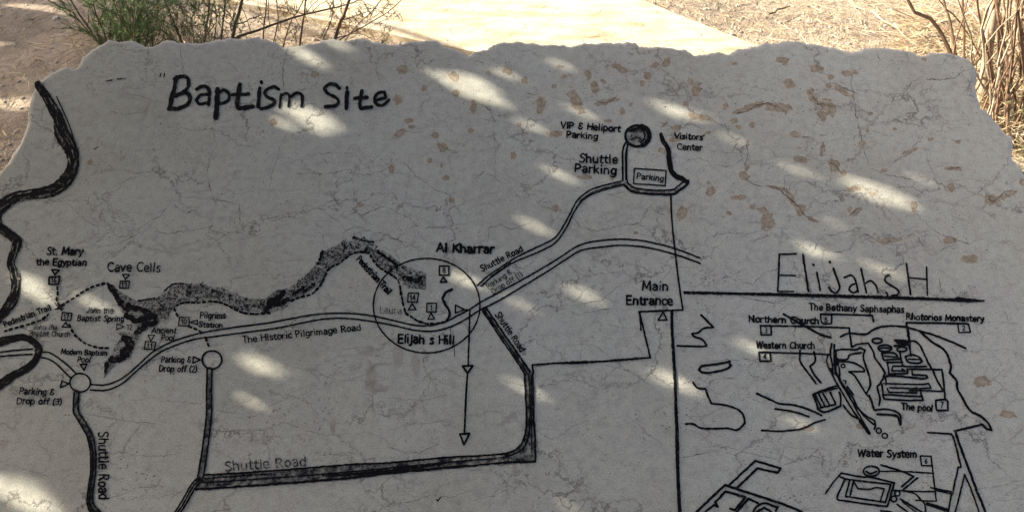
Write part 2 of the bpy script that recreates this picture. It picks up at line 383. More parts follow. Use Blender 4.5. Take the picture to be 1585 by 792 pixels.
# cracks belong to the slab's own surface
def jitter_line(pts, step, amp, seed):
    out = []; q = [Vector(p) for p in pts]
    for a, b in zip(q, q[1:]):
        k = max(1, int((b - a).length / step))
        for j in range(k):
            p = a.lerp(b, j / k); s = len(out)
            out.append(p + Vector((mnoise.noise((s * 0.55, seed, 0)), mnoise.noise((s * 0.55, seed, 7)))) * amp + Vector((mnoise.noise((s * 1.6, seed, 3)), mnoise.noise((s * 1.6, seed, 9)))) * amp * 0.6)
    out.append(q[-1]); return out
def ribbon(mb, pts, ws, z, mi=0, edge=0.0, seed=0.0):
    n = len(pts)
    if n < 2: return
    vs = []; fs = []
    for i in range(n):
        d = pts[min(i + 1, n - 1)] - pts[max(i - 1, 0)]
        d = d.normalized() if d.length > 1e-6 else Vector((1, 0))
        nn = Vector((-d.y, d.x)); w = ws[i] / 2
        e1 = 1 + edge * mnoise.noise((i * 0.45, seed, 1.5)) * 1.6; e2 = 1 + edge * mnoise.noise((i * 0.45, seed, 8.5)) * 1.6
        for s, e in ((1, e1), (-1, e2)):
            q = pts[i] + nn * (w * s * e); a, b = uv(q.x, q.y); vs.append((a, b, z))
    for i in range(n - 1): fs.append((2 * i, 2 * i + 2, 2 * i + 3, 2 * i + 1))
    mb.add(vs, fs, mi)
CRACKS = [
 ([(95,304),(115,325),(135,343),(150,350),(165,351)],1.0), ([(172,352),(180,366),(205,365),(222,348),(245,335),(265,315),(290,330),(305,320)],1.2),
 ([(150,384),(180,378),(200,368),(230,355),(260,362),(300,355),(320,353),(345,362),(360,372),(400,365)],1.1), ([(330,205),(335,225),(325,245),(320,270),(328,300),(335,320)],1.1),
 ([(328,308),(350,312),(370,318),(372,340),(368,355)],1.3), ([(445,205),(432,230),(428,250),(420,272),(418,290)],1.0),
 ([(400,340),(430,335),(445,330),(470,330),(490,322),(502,325),(510,335),(525,342),(535,358),(550,350),(565,355),(600,365),(612,371),(625,363)],1.2),
 ([(480,242),(500,238),(530,236),(550,238),(560,252),(580,268),(600,262)],1.0), ([(501,247),(508,257)],2.2), ([(457,268),(500,270),(540,262),(560,271),(580,268)],1.0),
 ([(547,271),(548,300),(547,325),(560,333),(590,320),(605,322),(615,330),(630,335),(645,350),(655,352),(690,352),(700,355)],1.2),
 ([(625,251),(635,260),(645,275),(660,283),(672,294),(690,298),(700,305),(705,320),(712,330)],1.3), ([(730,281),(750,265),(765,275),(785,288)],1.1), ([(763,200),(766,225),(766,255)],1.0),
 ([(755,375),(758,352),(775,348),(790,355),(820,346)],1.2), ([(445,74),(442,90),(437,118),(440,140)],1.4), ([(578,70),(585,90),(583,110),(590,130)],1.0),
 ([(730,155),(750,165),(770,180),(790,178)],1.5), ([(758,165),(765,185),(764,197)],1.4), ([(1318,92),(1318,130),(1323,165),(1330,200),(1337,230),(1345,255)],1.6),
 ([(1432,123),(1455,124),(1480,120),(1490,110),(1502,108)],1.5), ([(1358,78),(1361,95),(1358,110)],1.4), ([(1430,118),(1415,125),(1404,135),(1404,142),(1412,155),(1420,168)],1.3), ([(1388,143),(1382,155),(1378,170)],1.3),
 ([(1415,328),(1440,352),(1455,362),(1475,370),(1500,378),(1512,370)],1.4), ([(1258,392),(1268,372),(1275,365),(1300,362),(1320,355),(1342,353)],1.3),
 ([(1265,385),(1300,390),(1315,385),(1325,370),(1340,362),(1355,370),(1370,375),(1390,368),(1420,362),(1435,355)],1.3), ([(1420,365),(1432,390),(1445,396),(1460,385),(1480,378)],1.2),
 ([(1345,260),(1370,270),(1395,275)],1.3), ([(1390,273),(1412,279)],2.4), ([(1375,260),(1400,235),(1420,222),(1428,212)],1.3), ([(825,320),(850,322),(880,330),(900,352),(925,358),(950,352),(990,345),(1005,320),(1030,335)],1.1),
 ([(1050,258),(1065,247),(1085,245),(1100,255),(1135,258),(1150,245)],1.2), ([(1100,365),(1130,360),(1160,362),(1180,355)],1.2), ([(1160,375),(1180,368),(1200,362)],1.3),
 ([(1140,432),(1165,440),(1185,420),(1210,415)],1.1), ([(860,480),(875,478),(895,487),(915,482),(945,478)],1.0), ([(875,460),(900,470),(930,465),(960,440),(985,430)],1.0),
 ([(873,555),(875,535),(895,532),(920,533),(940,550),(960,565),(985,580),(1005,595)],1.0), ([(885,585),(905,592),(925,600),(935,595),(940,575)],1.0),
 ([(1052,708),(1070,705),(1100,698),(1125,690),(1140,695),(1165,702),(1195,708),(1215,718),(1240,712),(1255,704),(1280,712)],1.1),
 ([(250,620),(290,622),(310,625)],1.0), ([(335,635),(370,640),(385,645),(410,635),(430,620),(445,618)],1.0), ([(330,668),(360,666),(410,665),(440,652),(470,665),(500,672),(520,673),(545,668)],1.1),
 ([(440,610),(460,615),(480,625),(490,640)],1.1), ([(480,570),(500,580),(525,590),(540,590)],1.0), ([(150,776),(170,770),(190,765),(210,755),(245,752)],1.0), ([(175,695),(190,700),(225,705),(250,705),(280,700)],1.0),
 ([(580,782),(600,780),(640,775),(665,765),(700,768),(730,758)],1.0), ([(600,690),(625,700),(650,700),(680,685)],1.0), ([(835,668),(850,678),(862,678),(885,660),(895,656)],1.1), ([(600,665),(640,655),(660,655),(700,648)],1.0),
 ([(1505,665),(1520,680),(1530,700),(1555,705),(1580,712)],1.1), ([(1500,758),(1545,752),(1570,745),(1590,742)],1.1), ([(1540,775),(1560,773),(1590,770)],1.1), ([(1096,604),(1098,592),(1110,586),(1140,585)],1.0),
 ([(330,145),(300,140),(285,120),(282,100),(278,66)],1.0), ([(230,70),(228,90),(225,110),(228,125)],1.5), ([(1125,450),(1160,462),(1200,470),(1240,455)],1.0), ([(780,590),(830,600),(880,588)],.9),
 ([(365,470),(400,480),(420,474)],.9), ([(640,600),(670,572),(690,570),(720,585)],1.0), ([(600,615),(650,620),(690,610)],.9), ([(130,640),(190,650),(240,655)],.9), ([(20,720),(70,735),(85,750)],1.0)]
for i in range(46):                                     # thinner unnamed veins between them
    x, y = rng.uniform(30, 1560), rng.uniform(95, 790); pl = [(x, y)]; a = rng.normal(0, 0.5)
    for k in range(int(rng.integers(2, 6))):
        a += rng.normal(0, 0.45); x += math.cos(a) * rng.uniform(10, 26); y += math.sin(a) * rng.uniform(8, 22); pl.append((x, y))
    if -20 < min(q[0] for q in pl) and max(q[0] for q in pl) < 1545 and min(q[1] for q in pl) > 90: CRACKS.append((pl, 0.8))
for i, (pl, w) in enumerate(CRACKS):
    j = jitter_line(pl, 2.2, 2.6, i * 1.7); n = len(j)
    ribbon(slab, j, [w * 1.25 * (0.35 + 0.9 * abs(mnoise.noise((k * 0.21, i * 3.1, 0.5)))) * (0.5 + 0.5 * min(1, min(k, n - 1 - k) / 4)) for k in range(n)], 0.00012 + 0.000012 * (i % 20), 1)
# short dark pits and chips
for i in range(900):
    x, y = rng.uniform(60, 1545), 95 + 690 * rng.random() ** 1.7
    l = rng.uniform(0.8, 3.4); a = rng.normal(0.4, 0.8)
    j = [Vector((x, y)), Vector((x + math.cos(a) * l / 2, y + math.sin(a) * l / 2 + rng.normal(0, .4))), Vector((x + math.cos(a) * l, y + math.sin(a) * l))]
    ribbon(slab, j, [0.4, rng.uniform(0.9, 2.3), 0.4], 0.00040 + 0.00001 * (i % 9), 1)
VEINS = [([(1137,176),(1155,173),(1172,163),(1188,160),(1205,166)],2.2), ([(1185,287),(1205,292),(1215,302),(1228,312),(1238,322),(1245,333),(1262,343)],2.6), ([(1213,297),(1214,272),(1222,271)],1.6), ([(1218,302),(1225,282)],1.3),
 ([(1252,141),(1258,150),(1268,161),(1279,160)],2.4), ([(1286,128),(1300,134),(1315,140),(1328,146)],2.2), ([(1537,300),(1530,308),(1538,313),(1546,306),(1552,298),(1568,294)],2.2), ([(1312,337),(1320,329),(1325,323),(1336,322)],2.2),
 ([(1270,243),(1274,225),(1279,224)],1.6), ([(1281,250),(1292,255),(1303,268)],2.0), ([(1287,252),(1288,240)],1.4), ([(1238,211),(1258,213)],2.8), ([(1226,205),(1233,204)],2.6), ([(1268,209),(1280,210)],2.2), ([(812,143),(825,147),(835,146)],1.6), ([(919,155),(935,159),(950,154),(957,147)],2.0),
 ([(1028,114),(1040,119),(1048,128),(1053,137)],1.4), ([(1055,104),(1068,103)],1.4), ([(913,131),(922,134),(925,124)],1.4), ([(1120,153),(1123,160),(1127,167)],1.6), ([(1058,195),(1072,192),(1086,200)],1.4), ([(1020,188),(1030,193),(1042,200)],1.6), ([(1155,220),(1158,240),(1152,256)],1.8), ([(1150,272),(1165,285),(1182,290)],1.8),
 ([(1180,320),(1190,327)],1.8), ([(617,207),(608,212)],1.6), ([(1472,217),(1481,218),(1490,218)],2.4), ([(1497,216),(1499,220)],2.4), ([(1468,262),(1485,259),(1490,260)],1.8), ([(1385,251),(1395,244),(1405,240)],2.0), ([(680,222),(690,231),(702,235)],1.6)]
for i, (pl, w) in enumerate(VEINS):
    j = jitter_line(pl, 2.0, 1.6, i * 2.3 + 50); n = len(j)
    ribbon(slab, j, [w * 0.7 * (0.4 + 1.1 * abs(mnoise.noise((k * 0.3, i * 2.1, 0.5)))) * (0.4 + 0.6 * min(1, min(k, n - 1 - k) / 3)) for k in range(n)], 0.0005 + 0.000012 * (i % 20), 2)
M_VEIN = simple('brown_vein', [(0.3, (0.05, 0.033, 0.022)), (0.55, (0.12, 0.08, 0.05)), (0.75, (0.26, 0.19, 0.13))], 90)
slab_o = slab.build('slab', [M_STONE, M_CRACK, M_VEIN], root)
STAINS = [(812,125,6,5,0),(837,162,7,14,0),(891,156,8,20,-.45),(911,116,6,7,0),(921,136,6,10,0),(954,103,9,4,.3),(964,109,7,5,0),(1002,117,6,6,0),(994,130,4,5,0),(939,157,19,4,-.26),(963,172,4,6,0),
 (1078,138,7,10,0),(1069,127,4,7,-.6),(1123,165,4,5,0),(1031,97,6,7,0),(1083,182,18,5,.2),(1138,187,6,4,0),(1164,194,5,5,0),(1203,167,22,7,.1),(1168,164,18,5,-.3),(1145,172,14,3,-.3),(1223,130,8,8,.5),(1263,106,10,5,0),
 (1315,113,14,4,-.1),(1304,141,17,4,.5),(1258,149,6,15,-.6),(1280,163,12,8,.6),(1272,177,9,5,0),(1288,170,6,10,0),(1207,92,6,5,0),(1286,119,5,4,0),(906,274,11,4,0),(860,207,14,5,0),(1045,216,9,4,0),(1100,296,6,9,.4),
 (1055,330,7,13,.4),(1156,258,5,5,0),(1153,273,9,6,.4),(1143,306,13,4,0),(1179,324,9,5,.2),(1189,344,9,11,0),(1230,207,9,5,0),(1273,233,4,11,.2),(1291,256,8,9,-.4),(1241,247,11,5,.2),(1205,291,16,3,.2),(1225,308,5,13,-.5),(1238,324,8,9,0),
 (1256,339,12,3,.5),(1187,339,9,12,0),(1321,292,10,4,0),(1324,329,11,4,-.6),(1415,319,5,8,0),(1475,261,14,3,0),(1472,290,6,7,0),(1536,309,11,8,.2),(1560,302,14,4,-.4),(1583,281,5,6,0),(1412,233,13,3,-.5),(1483,220,5,3,0),
 (620,206,11,5,-.5),(685,228,8,6,.2),(674,210,5,5,0),(606,261,5,7,0),(794,240,4,7,0),(623,107,8,7,0),(616,154,8,9,0),(706,144,6,6,0),(702,119,9,6,.5),(786,110,7,6,0),(733,167,5,10,0),(488,116,6,5,0),(423,189,6,6,0),(632,187,7,3,0),
 (637,196,6,3,0),(728,202,5,4,0),(1096,205,5,3,0),(1028,193,6,3,-.5),(1043,200,6,3,.5),(1440,216,5,3,0),(1385,200,4,3,0),(1350,300,7,3,0),(1128,330,5,3,.6),(985,360,4,3,0),(940,187,6,3,0),(1430,92,5,3,.3),(140,252,5,4,0),(1500,400,12,7,0),(1470,372,10,5,0),
 (1520,590,14,8,0),(1330,660,7,4,0),(1560,640,12,6,.2),(1378,372,20,4,-.1),(560,318,6,3,0),(690,275,6,4,0),(1250,662,9,4,0)]
for i in range(34): STAINS.append((rng.uniform(600, 1420), rng.uniform(88, 330), rng.uniform(2.5, 6.5), rng.uniform(2, 5.5), rng.uniform(-.8, .8)))
DRIPS = [(616,550,9,20,0),(643,562,7,20,0),(576,585,9,22,0),(580,600,22,6,0),(515,660,5,14,0),(1190,565,8,10,0)]
PX = np.array([to_px(SLAB_M @ Vector((float(x), float(y), 0))) for x, y in V2])
def field(lst):
    f = np.zeros(len(PX))
    for x, y, a, b, t in lst:
        m = (np.abs(PX[:, 0] - x) < 60) & (np.abs(PX[:, 1] - y) < 60); q = PX[m] - (x, y); c, s = math.cos(t), math.sin(t)
        d = np.hypot((q[:, 0] * c + q[:, 1] * s) / (a * 0.92), (-q[:, 0] * s + q[:, 1] * c) / (b * 0.92))
        f[m] = np.maximum(f[m], np.clip(1.08 - 0.58 * d, 0, 1))
    return f
def put(name, f):
    at = slab_o.data.attributes.new(name, 'FLOAT', 'POINT'); full = np.zeros(len(slab_o.data.vertices)); full[:len(f)] = f
    if name == 'rim': full[len(f):len(f) + 5 * 2 * nl] = 0.8
    at.data.foreach_set('value', full.astype(np.float32))
put('stain', field(STAINS)); put('drip', field(DRIPS)); put('rim', np.clip(1 - bdist / 0.006, 0, 1))

# supports under the slab (rough masonry)
mb = MB()
def block(mb, x0, x1, y0, y1):
    n = 10; vs = []
    for (x, y) in ((x0, y0), (x1, y0), (x1, y1), (x0, y1)):
        zt = P0.z + (y - P0.y) * math.tan(TILT) - 0.105
        for z in (-0.05, zt): vs.append(SLAB_I @ Vector((x + rng.normal(0, .01), y, z)))
    mb.add(vs, [(0, 2, 3, 1), (2, 4, 5, 3), (4, 6, 7, 5), (6, 0, 1, 7), (0, 6, 4, 2), (1, 3, 5, 7)])
ymin = (SLAB_M @ Vector((0, float(L[:, 1].min()), 0))).y; ymax = (SLAB_M @ Vector((0, float(L[:, 1].max()), 0))).y
block(mb, -0.75, 0.85, ymin + 0.14, ymax - 0.2)
mb.build('plinth', simple('mortared_rubble', [(0.3, (0.2, 0.17, 0.14)), (0.6, (0.34, 0.3, 0.25))], 9, bs=0.9, bd=0.03), root)

# ------------------------------------------------------------------ carved and painted marks
zc = [0]
def zlev(base=0.00085):
    zc[0] += 1; return base + 0.00002 * (zc[0] % 37)
def stroke(mb, pts, w, mi=0, smooth=True, corner=48, rough=0.22, z=None, base=0.00085, wob=0.22):
    q = [Vector(p[:2]) for p in pts]; ww = [(p[2] if len(p) > 2 else w * 1.14 + 0.1) for p in pts]
    runs = [[0]]
    for i in range(1, len(q)):
        runs[-1].append(i)
        if i < len(q) - 1:
            a, b = q[i] - q[i - 1], q[i + 1] - q[i]
            if a.length > 1e-6 and b.length > 1e-6 and math.degrees(a.angle(b)) > corner: runs.append([i])
    for rn in runs:
        pp = [q[i] for i in rn]; wl = [ww[i] for i in rn]
        e = min(wl) * 0.42
        d0 = (pp[0] - pp[1]).normalized(); d1 = (pp[-1] - pp[-2]).normalized()
        step = max(0.9, min(2.0, min(wl) * 0.6))
        c = catmull([(p.x, p.y, wv) for p, wv in zip(pp, wl)], step)
        P2 = [Vector((p.x, p.y)) for p in c]; Wd = [max(0.3, p.z) for p in c]
        P2 = [P2[0] + d0 * e] + P2 + [P2[-1] + d1 * e]; Wd = [Wd[0] * 0.55] + Wd + [Wd[-1] * 0.55]
        sd = random.uniform(0, 99)
        P2 = [p + Vector((mnoise.noise((k * 0.30, sd, 0)), mnoise.noise((k * 0.30, sd, 5)))) * wob for k, p in enumerate(P2)]
        ribbon(mb, P2, Wd, z if z is not None else zlev(base), mi, rough, sd)
def poly_fill(mb, pts, mi=0, z=0.0006, rough=1.0):
    q = []
    P_ = [Vector(p) for p in pts]
    for i in range(len(P_)):
        a, b = P_[i], P_[(i + 1) % len(P_)]; k = max(1, int((b - a).length / 3))
        for j in range(k):
            p = a.lerp(b, j / k); q.append(p + Vector((mnoise.noise((p.x * .3, p.y * .3, 1)), mnoise.noise((p.x * .3, p.y * .3, 6)))) * rough)
    m = [Vector(uv(p.x, p.y)) for p in q]
    v, e, f, _, _, _ = delaunay_2d_cdt(m, [(i, (i + 1) % len(m)) for i in range(len(m))], [], 1, 1e-7)
    mb.add([(a.x, a.y, z) for a in v], [tuple(x) for x in f], mi)
def ell(cx, cy, rx, ry, n=36, a0=0, a1=360):
    return [(cx + rx * math.cos(R(a0 + (a1 - a0) * i / n)), cy + ry * math.sin(R(a0 + (a1 - a0) * i / n))) for i in range(n + 1)]
def closed(pts): return list(pts) + [pts[0]]
MARKS = [M_INK, M_ROADFILL, M_WADI, M_FAINT, M_RIVER, M_PALE]
def part(name, mb, parent=root, label=None):
    o = mb.build(name, MARKS, parent)
    if label: o['label'] = label
    return o

# --- single-stroke hand lettering: cap height 1, x-height .68
def arc(cx, cy, rx, ry, a0, a1, n=10): return [(cx + rx * math.cos(R(a0 + (a1 - a0) * i / n)), cy + ry * math.sin(R(a0 + (a1 - a0) * i / n))) for i in range(n + 1)]
X = 0.68
G = {
 'A': (.74, [[(0, 0), (.34, 1), (.68, 0)], [(.12, .36), (.56, .36)]]), 'B': (.62, [[(.03, 0), (.03, 1)], [(.03, 1), (.36, .98), (.48, .78), (.34, .55), (.03, .53)], [(.03, .53), (.40, .50), (.55, .27), (.38, .02), (.03, 0)]]),
 'C': (.66, [arc(.38, .5, .36, .5, 50, 310, 14)]), 'D': (.70, [[(.04, 0), (.04, 1)], [(.04, 1), (.35, .97), (.6, .72), (.62, .45), (.5, .13), (.25, .01), (.04, 0)]]),
 'E': (.55, [[(.03, 0), (.03, 1)], [(.03, 1), (.48, 1)], [(.03, .53), (.42, .53)], [(.03, 0), (.50, 0)]]), 'H': (.70, [[(.04, 0), (.04, 1)], [(.62, 0), (.62, 1)], [(.04, .52), (.62, .52)]]),
 'I': (.2, [[(.08, 0), (.08, 1)]]), 'J': (.42, [[(.3, 1), (.3, .2), (.2, .02), (0, .03)]]), 'K': (.64, [[(.04, 0), (.04, 1)], [(.56, 1), (.06, .46)], [(.2, .58), (.6, 0)]]),
 'L': (.5, [[(.04, 1), (.04, 0)], [(.04, 0), (.46, 0)]]), 'M': (.86, [[(.03, 0), (.1, 1)], [(.1, 1), (.4, .2)], [(.4, .2), (.7, 1)], [(.7, 1), (.78, 0)]]), 'N': (.74, [[(.04, 0), (.04, 1)], [(.04, 1), (.62, 0)], [(.62, 0), (.62, 1)]]),
 'P': (.58, [[(.04, 0), (.04, 1)], [(.04, .98), (.36, .98), (.52, .75), (.38, .48), (.04, .45)]]), 'R': (.64, [[(.04, 0), (.04, 1)], [(.04, .98), (.36, .98), (.50, .76), (.36, .52), (.04, .50)], [(.26, .5), (.58, 0)]]),
 'S': (.58, [[(.50, .88), (.34, 1), (.12, .94), (.05, .74), (.2, .57), (.42, .44), (.50, .24), (.36, .02), (.14, 0), (.02, .1)]]), 'T': (.62, [[(0, 1), (.6, 1)], [(.3, 1), (.3, 0)]]),
 'V': (.68, [[(0, 1), (.32, 0)], [(.32, 0), (.64, 1)]]), 'W': (.98, [[(0, 1), (.22, 0)], [(.22, 0), (.46, .9)], [(.46, .9), (.7, 0)], [(.7, 0), (.94, 1)]]),
 'a': (.54, [[(.05, .60), (.22, .71), (.40, .62), (.44, .42), (.44, 0)], [(.44, .40), (.18, .37), (.03, .18), (.16, -.02), (.33, .04), (.44, .18)]]),
 'b': (.56, [[(.04, 1), (.04, 0)], arc(.26, .34, .23, .34, 160, -160, 12)]), 'c': (.46, [arc(.26, .34, .24, .34, 45, 315, 10)]), 'd': (.56, [[(.48, 1), (.48, 0)], arc(.26, .34, .23, .34, 20, 340, 12)]),
 'e': (.54, [[(.05, .34), (.47, .34)], [(.47, .34), (.42, .60), (.26, .70), (.08, .58), (.03, .34), (.10, .08), (.28, -.02), (.47, .06)]]), 'f': (.36, [[(.36, .98), (.24, 1), (.16, .85), (.15, 0)], [(.02, X - .02), (.32, X - .02)]]),
 'g': (.54, [arc(.25, .35, .21, .33, 20, 340, 12), [(.46, X), (.46, -.1), (.36, -.3), (.16, -.32), (.04, -.22)]]), 'h': (.56, [[(.04, 1), (.04, 0)], [(.04, .5), (.2, .66), (.38, .62), (.45, .42), (.45, 0)]]),
 'i': (.22, [[(.08, 0), (.08, .60)], [(.08, .94), (.085, .99)]]), 'j': (.24, [[(.14, X), (.14, -.12), (.02, -.3), (-.08, -.28)], [(.14, .88), (.145, .94)]]), 'k': (.52, [[(.04, 0), (.04, 1)], [(.42, X), (.06, .3)], [(.16, .4), (.46, 0)]]),
 'l': (.22, [[(.08, 0), (.08, 1)]]), 'm': (.84, [[(.04, 0), (.04, X)], [(.04, .5), (.18, .66), (.34, .6), (.38, .42), (.38, 0)], [(.38, .48), (.52, .66), (.68, .6), (.73, .42), (.73, 0)]]),
 'n': (.56, [[(.04, 0), (.04, X)], [(.04, .5), (.2, .66), (.38, .62), (.45, .42), (.45, 0)]]), 'o': (.56, [arc(.27, .34, .24, .34, 90, 450, 14)]), 'p': (.56, [[(.04, X), (.04, -.32)], arc(.26, .34, .23, .34, 160, -160, 12)]),
 'r': (.38, [[(.04, 0), (.04, X)], [(.04, .46), (.16, .64), (.34, .66)]]), 's': (.44, [[(.38, .6), (.24, X), (.08, .6), (.1, .42), (.3, .32), (.38, .16), (.26, 0), (.04, .06)]]), 't': (.38, [[(.14, .9), (.14, .12), (.22, 0), (.36, .03)], [(.0, X - .02), (.34, X - .02)]]),
 'u': (.56, [[(.04, X), (.04, .24), (.12, .03), (.28, 0), (.44, .16)], [(.46, X), (.46, 0)]]), 'v': (.5, [[(0, X), (.22, 0)], [(.22, 0), (.46, X)]]), 'y': (.5, [[(0, X), (.23, .02)], [(.46, X), (.2, -.12), (.04, -.32)]]),
 '&': (.62, [[(.5, .86), (.3, 1), (.1, .86), (.14, .62), (.34, .52), (.12, .46), (.03, .24), (.16, .02), (.38, .02), (.54, .3)]]), '.': (.2, [[(.06, .02), (.09, .03)]]), ',': (.2, [[(.1, .06), (.04, -.16)]]),
 "'": (.2, [[(.08, 1.0), (.05, .8)]]), '(': (.28, [[(.22, 1.05), (.06, .7), (.06, .2), (.22, -.12)]]), ')': (.28, [[(.04, 1.05), (.2, .7), (.2, .2), (.04, -.12)]]), ' ': (.34, []),
 '1': (.34, [[(.04, .8), (.18, 1), (.18, 0)]]), '2': (.5, [[(.04, .82), (.2, 1), (.4, .9), (.42, .66), (.04, 0), (.46, 0)]]), '3': (.5, [[(.05, .92), (.24, 1), (.42, .82), (.34, .58), (.18, .54)], [(.18, .54), (.4, .46), (.44, .2), (.26, 0), (.04, .06)]]),
 '4': (.52, [[(.36, 0), (.36, 1)], [(.36, 1), (.02, .3)], [(.02, .3), (.5, .3)]]), '5': (.5, [[(.42, 1), (.1, 1)], [(.1, 1), (.08, .58)], [(.08, .58), (.3, .62), (.44, .4), (.38, .1), (.2, 0), (.03, .06)]]), '6': (.5, [[(.38, .98), (.16, .8), (.05, .4), (.1, .08), (.26, 0), (.42, .14), (.4, .42), (.24, .52), (.07, .4)]]),
 '7': (.48, [[(.03, 1), (.44, 1)], [(.44, 1), (.18, 0)]]), '8': (.5, [[(.25, .54), (.08, .66), (.08, .88), (.25, 1), (.42, .88), (.40, .66), (.25, .54), (.05, .38), (.05, .12), (.25, 0), (.45, .12), (.45, .38), (.25, .54)]]), '0': (.52, [arc(.25, .5, .22, .5, 90, 450, 14)]),
}
def text(mb, s, a, b, cap, w, mi=0, slant=0.0, jit=0.03):
    a, b = Vector(a), Vector(b); adv = sum(G[c][0] + .10 for c in s) - .10
    ux = (b - a); slant0 = slant; ln = ux.length; ux /= ln; uy = Vector((ux.y, -ux.x)); sx = ln / adv; x = 0.0
    for c in s:
        wid, st = G[c]; jy = random.uniform(-jit, jit) * cap; sc = 1 + random.uniform(-.06, .06); slant = slant0 + random.uniform(-.05, .05)
        for pl in st:
            q = [a + ux * ((x + px_ + slant * py_) * sx) + uy * (py_ * cap * sc + jy) for px_, py_ in pl]
            stroke(mb, [(p.x, p.y) for p in q], w * random.uniform(.80, 1.22), mi, corner=62, wob=0.22, rough=0.28)
        x += wid + .10
def words(name, lines, label):
    mb = MB()
    for args in lines: text(mb, *args)
    return part(name, mb, root, label)

# title
TW = {0: MB(), 1: MB()}
for p, w in [([(249.5,114.4),(247.7,120)],1.6), ([(255,114.4),(254,120)],1.6), ([(274,120),(268,145),(262.6,169)],6.2),
 ([(270,122.5),(283,118.7),(291.7,123.7),(290.4,136.4),(280.3,145.2),(271.5,149)],5.2), ([(271.5,147.7),(288,144),(294.2,151.5),(290.4,161.6),(277.8,168),(261.4,169.7)],5.6),
 ([(304.3,139),(313,134.3),(322,136.4),(324.5,146.5),(323.2,163)],4.6), ([(323.2,147),(310.6,147.7),(304.3,155.3),(309.3,161.6),(322,159)],4.4), ([(337,139),(334.6,183)],7.2), ([(337,144),(347.2,140.2),(354.8,146.5),(353.5,155.3),(344.7,160.4),(336,160.4)],4.6),
 ([(371.2,131.3),(369,148),(367.4,161.6),(371.2,168),(391.4,165.4)],6.2), ([(359.8,147.7),(385,146)],5.0), ([(402,137),(400,166)],5.2), ([(404.5,127),(405,129.5)],4.2),
 ([(431.6,139),(424,135),(415,137.6),(410,145),(415,151.5),(424,155.3),(424,161.6),(415,166.7),(404,169)],4.6), ([(435.4,146.5),(433,166.7)],3.6), ([(435.4,149),(443,145),(448,149),(446.7,165.4)],3.4), ([(448,151.5),(459.3,145),(468,149),(467,165.4)],4.2),
 ([(526,137.6),(518.7,131.3),(508.6,131.3),(502.3,137.6),(507.3,145),(520,151.5),(524,158),(520,164),(503.5,166)],4.6), ([(537.6,142.7),(536.4,169)],5.4), ([(537,136),(537.3,138)],4.2), ([(560.4,141.4),(557,161.6),(559,168.7),(575.5,166)],5.2), ([(549,152.8),(569,151.5)],4.6),
 ([(580.6,156.6),(597,151.5),(595.7,144),(586.9,144),(579.8,152.8),(583,161.6),(592,164),(602,155.3)],4.4)]:
    stroke(TW[int(p[0][0] > 490)], p, w, corner=75)
part('title_lettering', TW[0], root, 'bold hand lettered title word Baptism'); part('title_lettering', TW[1], root, 'bold hand lettered title word Site')
mb = MB()
for p, w in [([(1206,394),(1203.6,450.8)],2.6), ([(1205.7,394),(1232,393)],2.6), ([(1204.4,426),(1231,426.8)],2.2), ([(1203.6,451.3),(1228.4,451.3)],2.2), ([(1242.3,394),(1251,450.8)],3.0), ([(1264,421.8),(1269.3,449.5)],2.6), ([(1258,409.4),(1259.5,411)],3.0),
 ([(1289.5,415.5),(1296.6,435.7),(1299,445.8),(1294,453.3),(1286.5,450.8),(1282.7,444.5)],2.8), ([(1283.6,405),(1284.8,406.4)],3.0), ([(1306.7,429.3),(1316.8,426),(1323,431.9),(1328,452)],2.6), ([(1325.6,438),(1316.8,442),(1314,448.3),(1320.6,453.3),(1328,449.5)],2.6),
 ([(1332.4,415.5),(1340.8,453.3)],2.6), ([(1338,439.4),(1347,434.4),(1354.6,440.7),(1359,452)],2.6), ([(1371,452),(1373.6,457),(1368.5,462)],2.4), ([(1376,425.6),(1369.8,429.3),(1370.3,435.7),(1379.9,442),(1390,449.5),(1388.7,455.9),(1379.9,457)],2.6),
 ([(1402.6,407.9),(1409,455.9)],2.7), ([(1407.7,430),(1434,432)],2.0), ([(1433.7,413),(1435,457)],2.1)]:
    stroke(mb, p, w, corner=75)
stroke(mb, [(1454,433), (1455.6,453)], 1.0, 5)
part('heading_lettering', mb, root, 'thin hand lettered heading reading Elijah,s H with its end worn away')

# river at the left
mb = MB()
stroke(mb, [(59,131,12),(75,155,14),(90,182,17),(97,210,24),(108.6,228,22),(113.6,250,19),(108,271,20),(94,287,21),(78,296,19),(48,301,17),(23,306,17),(4,318,20),(-6,332,20),(-4,346,17),(0,352,15),(15,363,15),(27,374,16),(22,390,14),(17,406,13),(21,419,13),(24,432,15),(24,448,14),(19,465,17),(9,480,15),(0,491,14),(-14,508,14)], 15, 4, rough=0.10, corner=120, z=0.0008)
stroke(mb, [(-16,534,15),(0,529,14),(17,525,12),(34,522,11),(49,526.5,11),(59,536,11),(60,545.5,12),(55,557,11),(42,570,12),(21,581,13),(0,595,15),(-16,604,15)], 12, 4, rough=0.12, corner=120, z=0.00082)
for p in [[(62,135),(80,165),(95,192),(104,215)],[(88,150),(98,172),(108,195),(116,220)],[(114,215),(121,240),(119,260)],[(66,150),(80,180)]]: stroke(mb, p, 1.6, 0, base=0.0012)
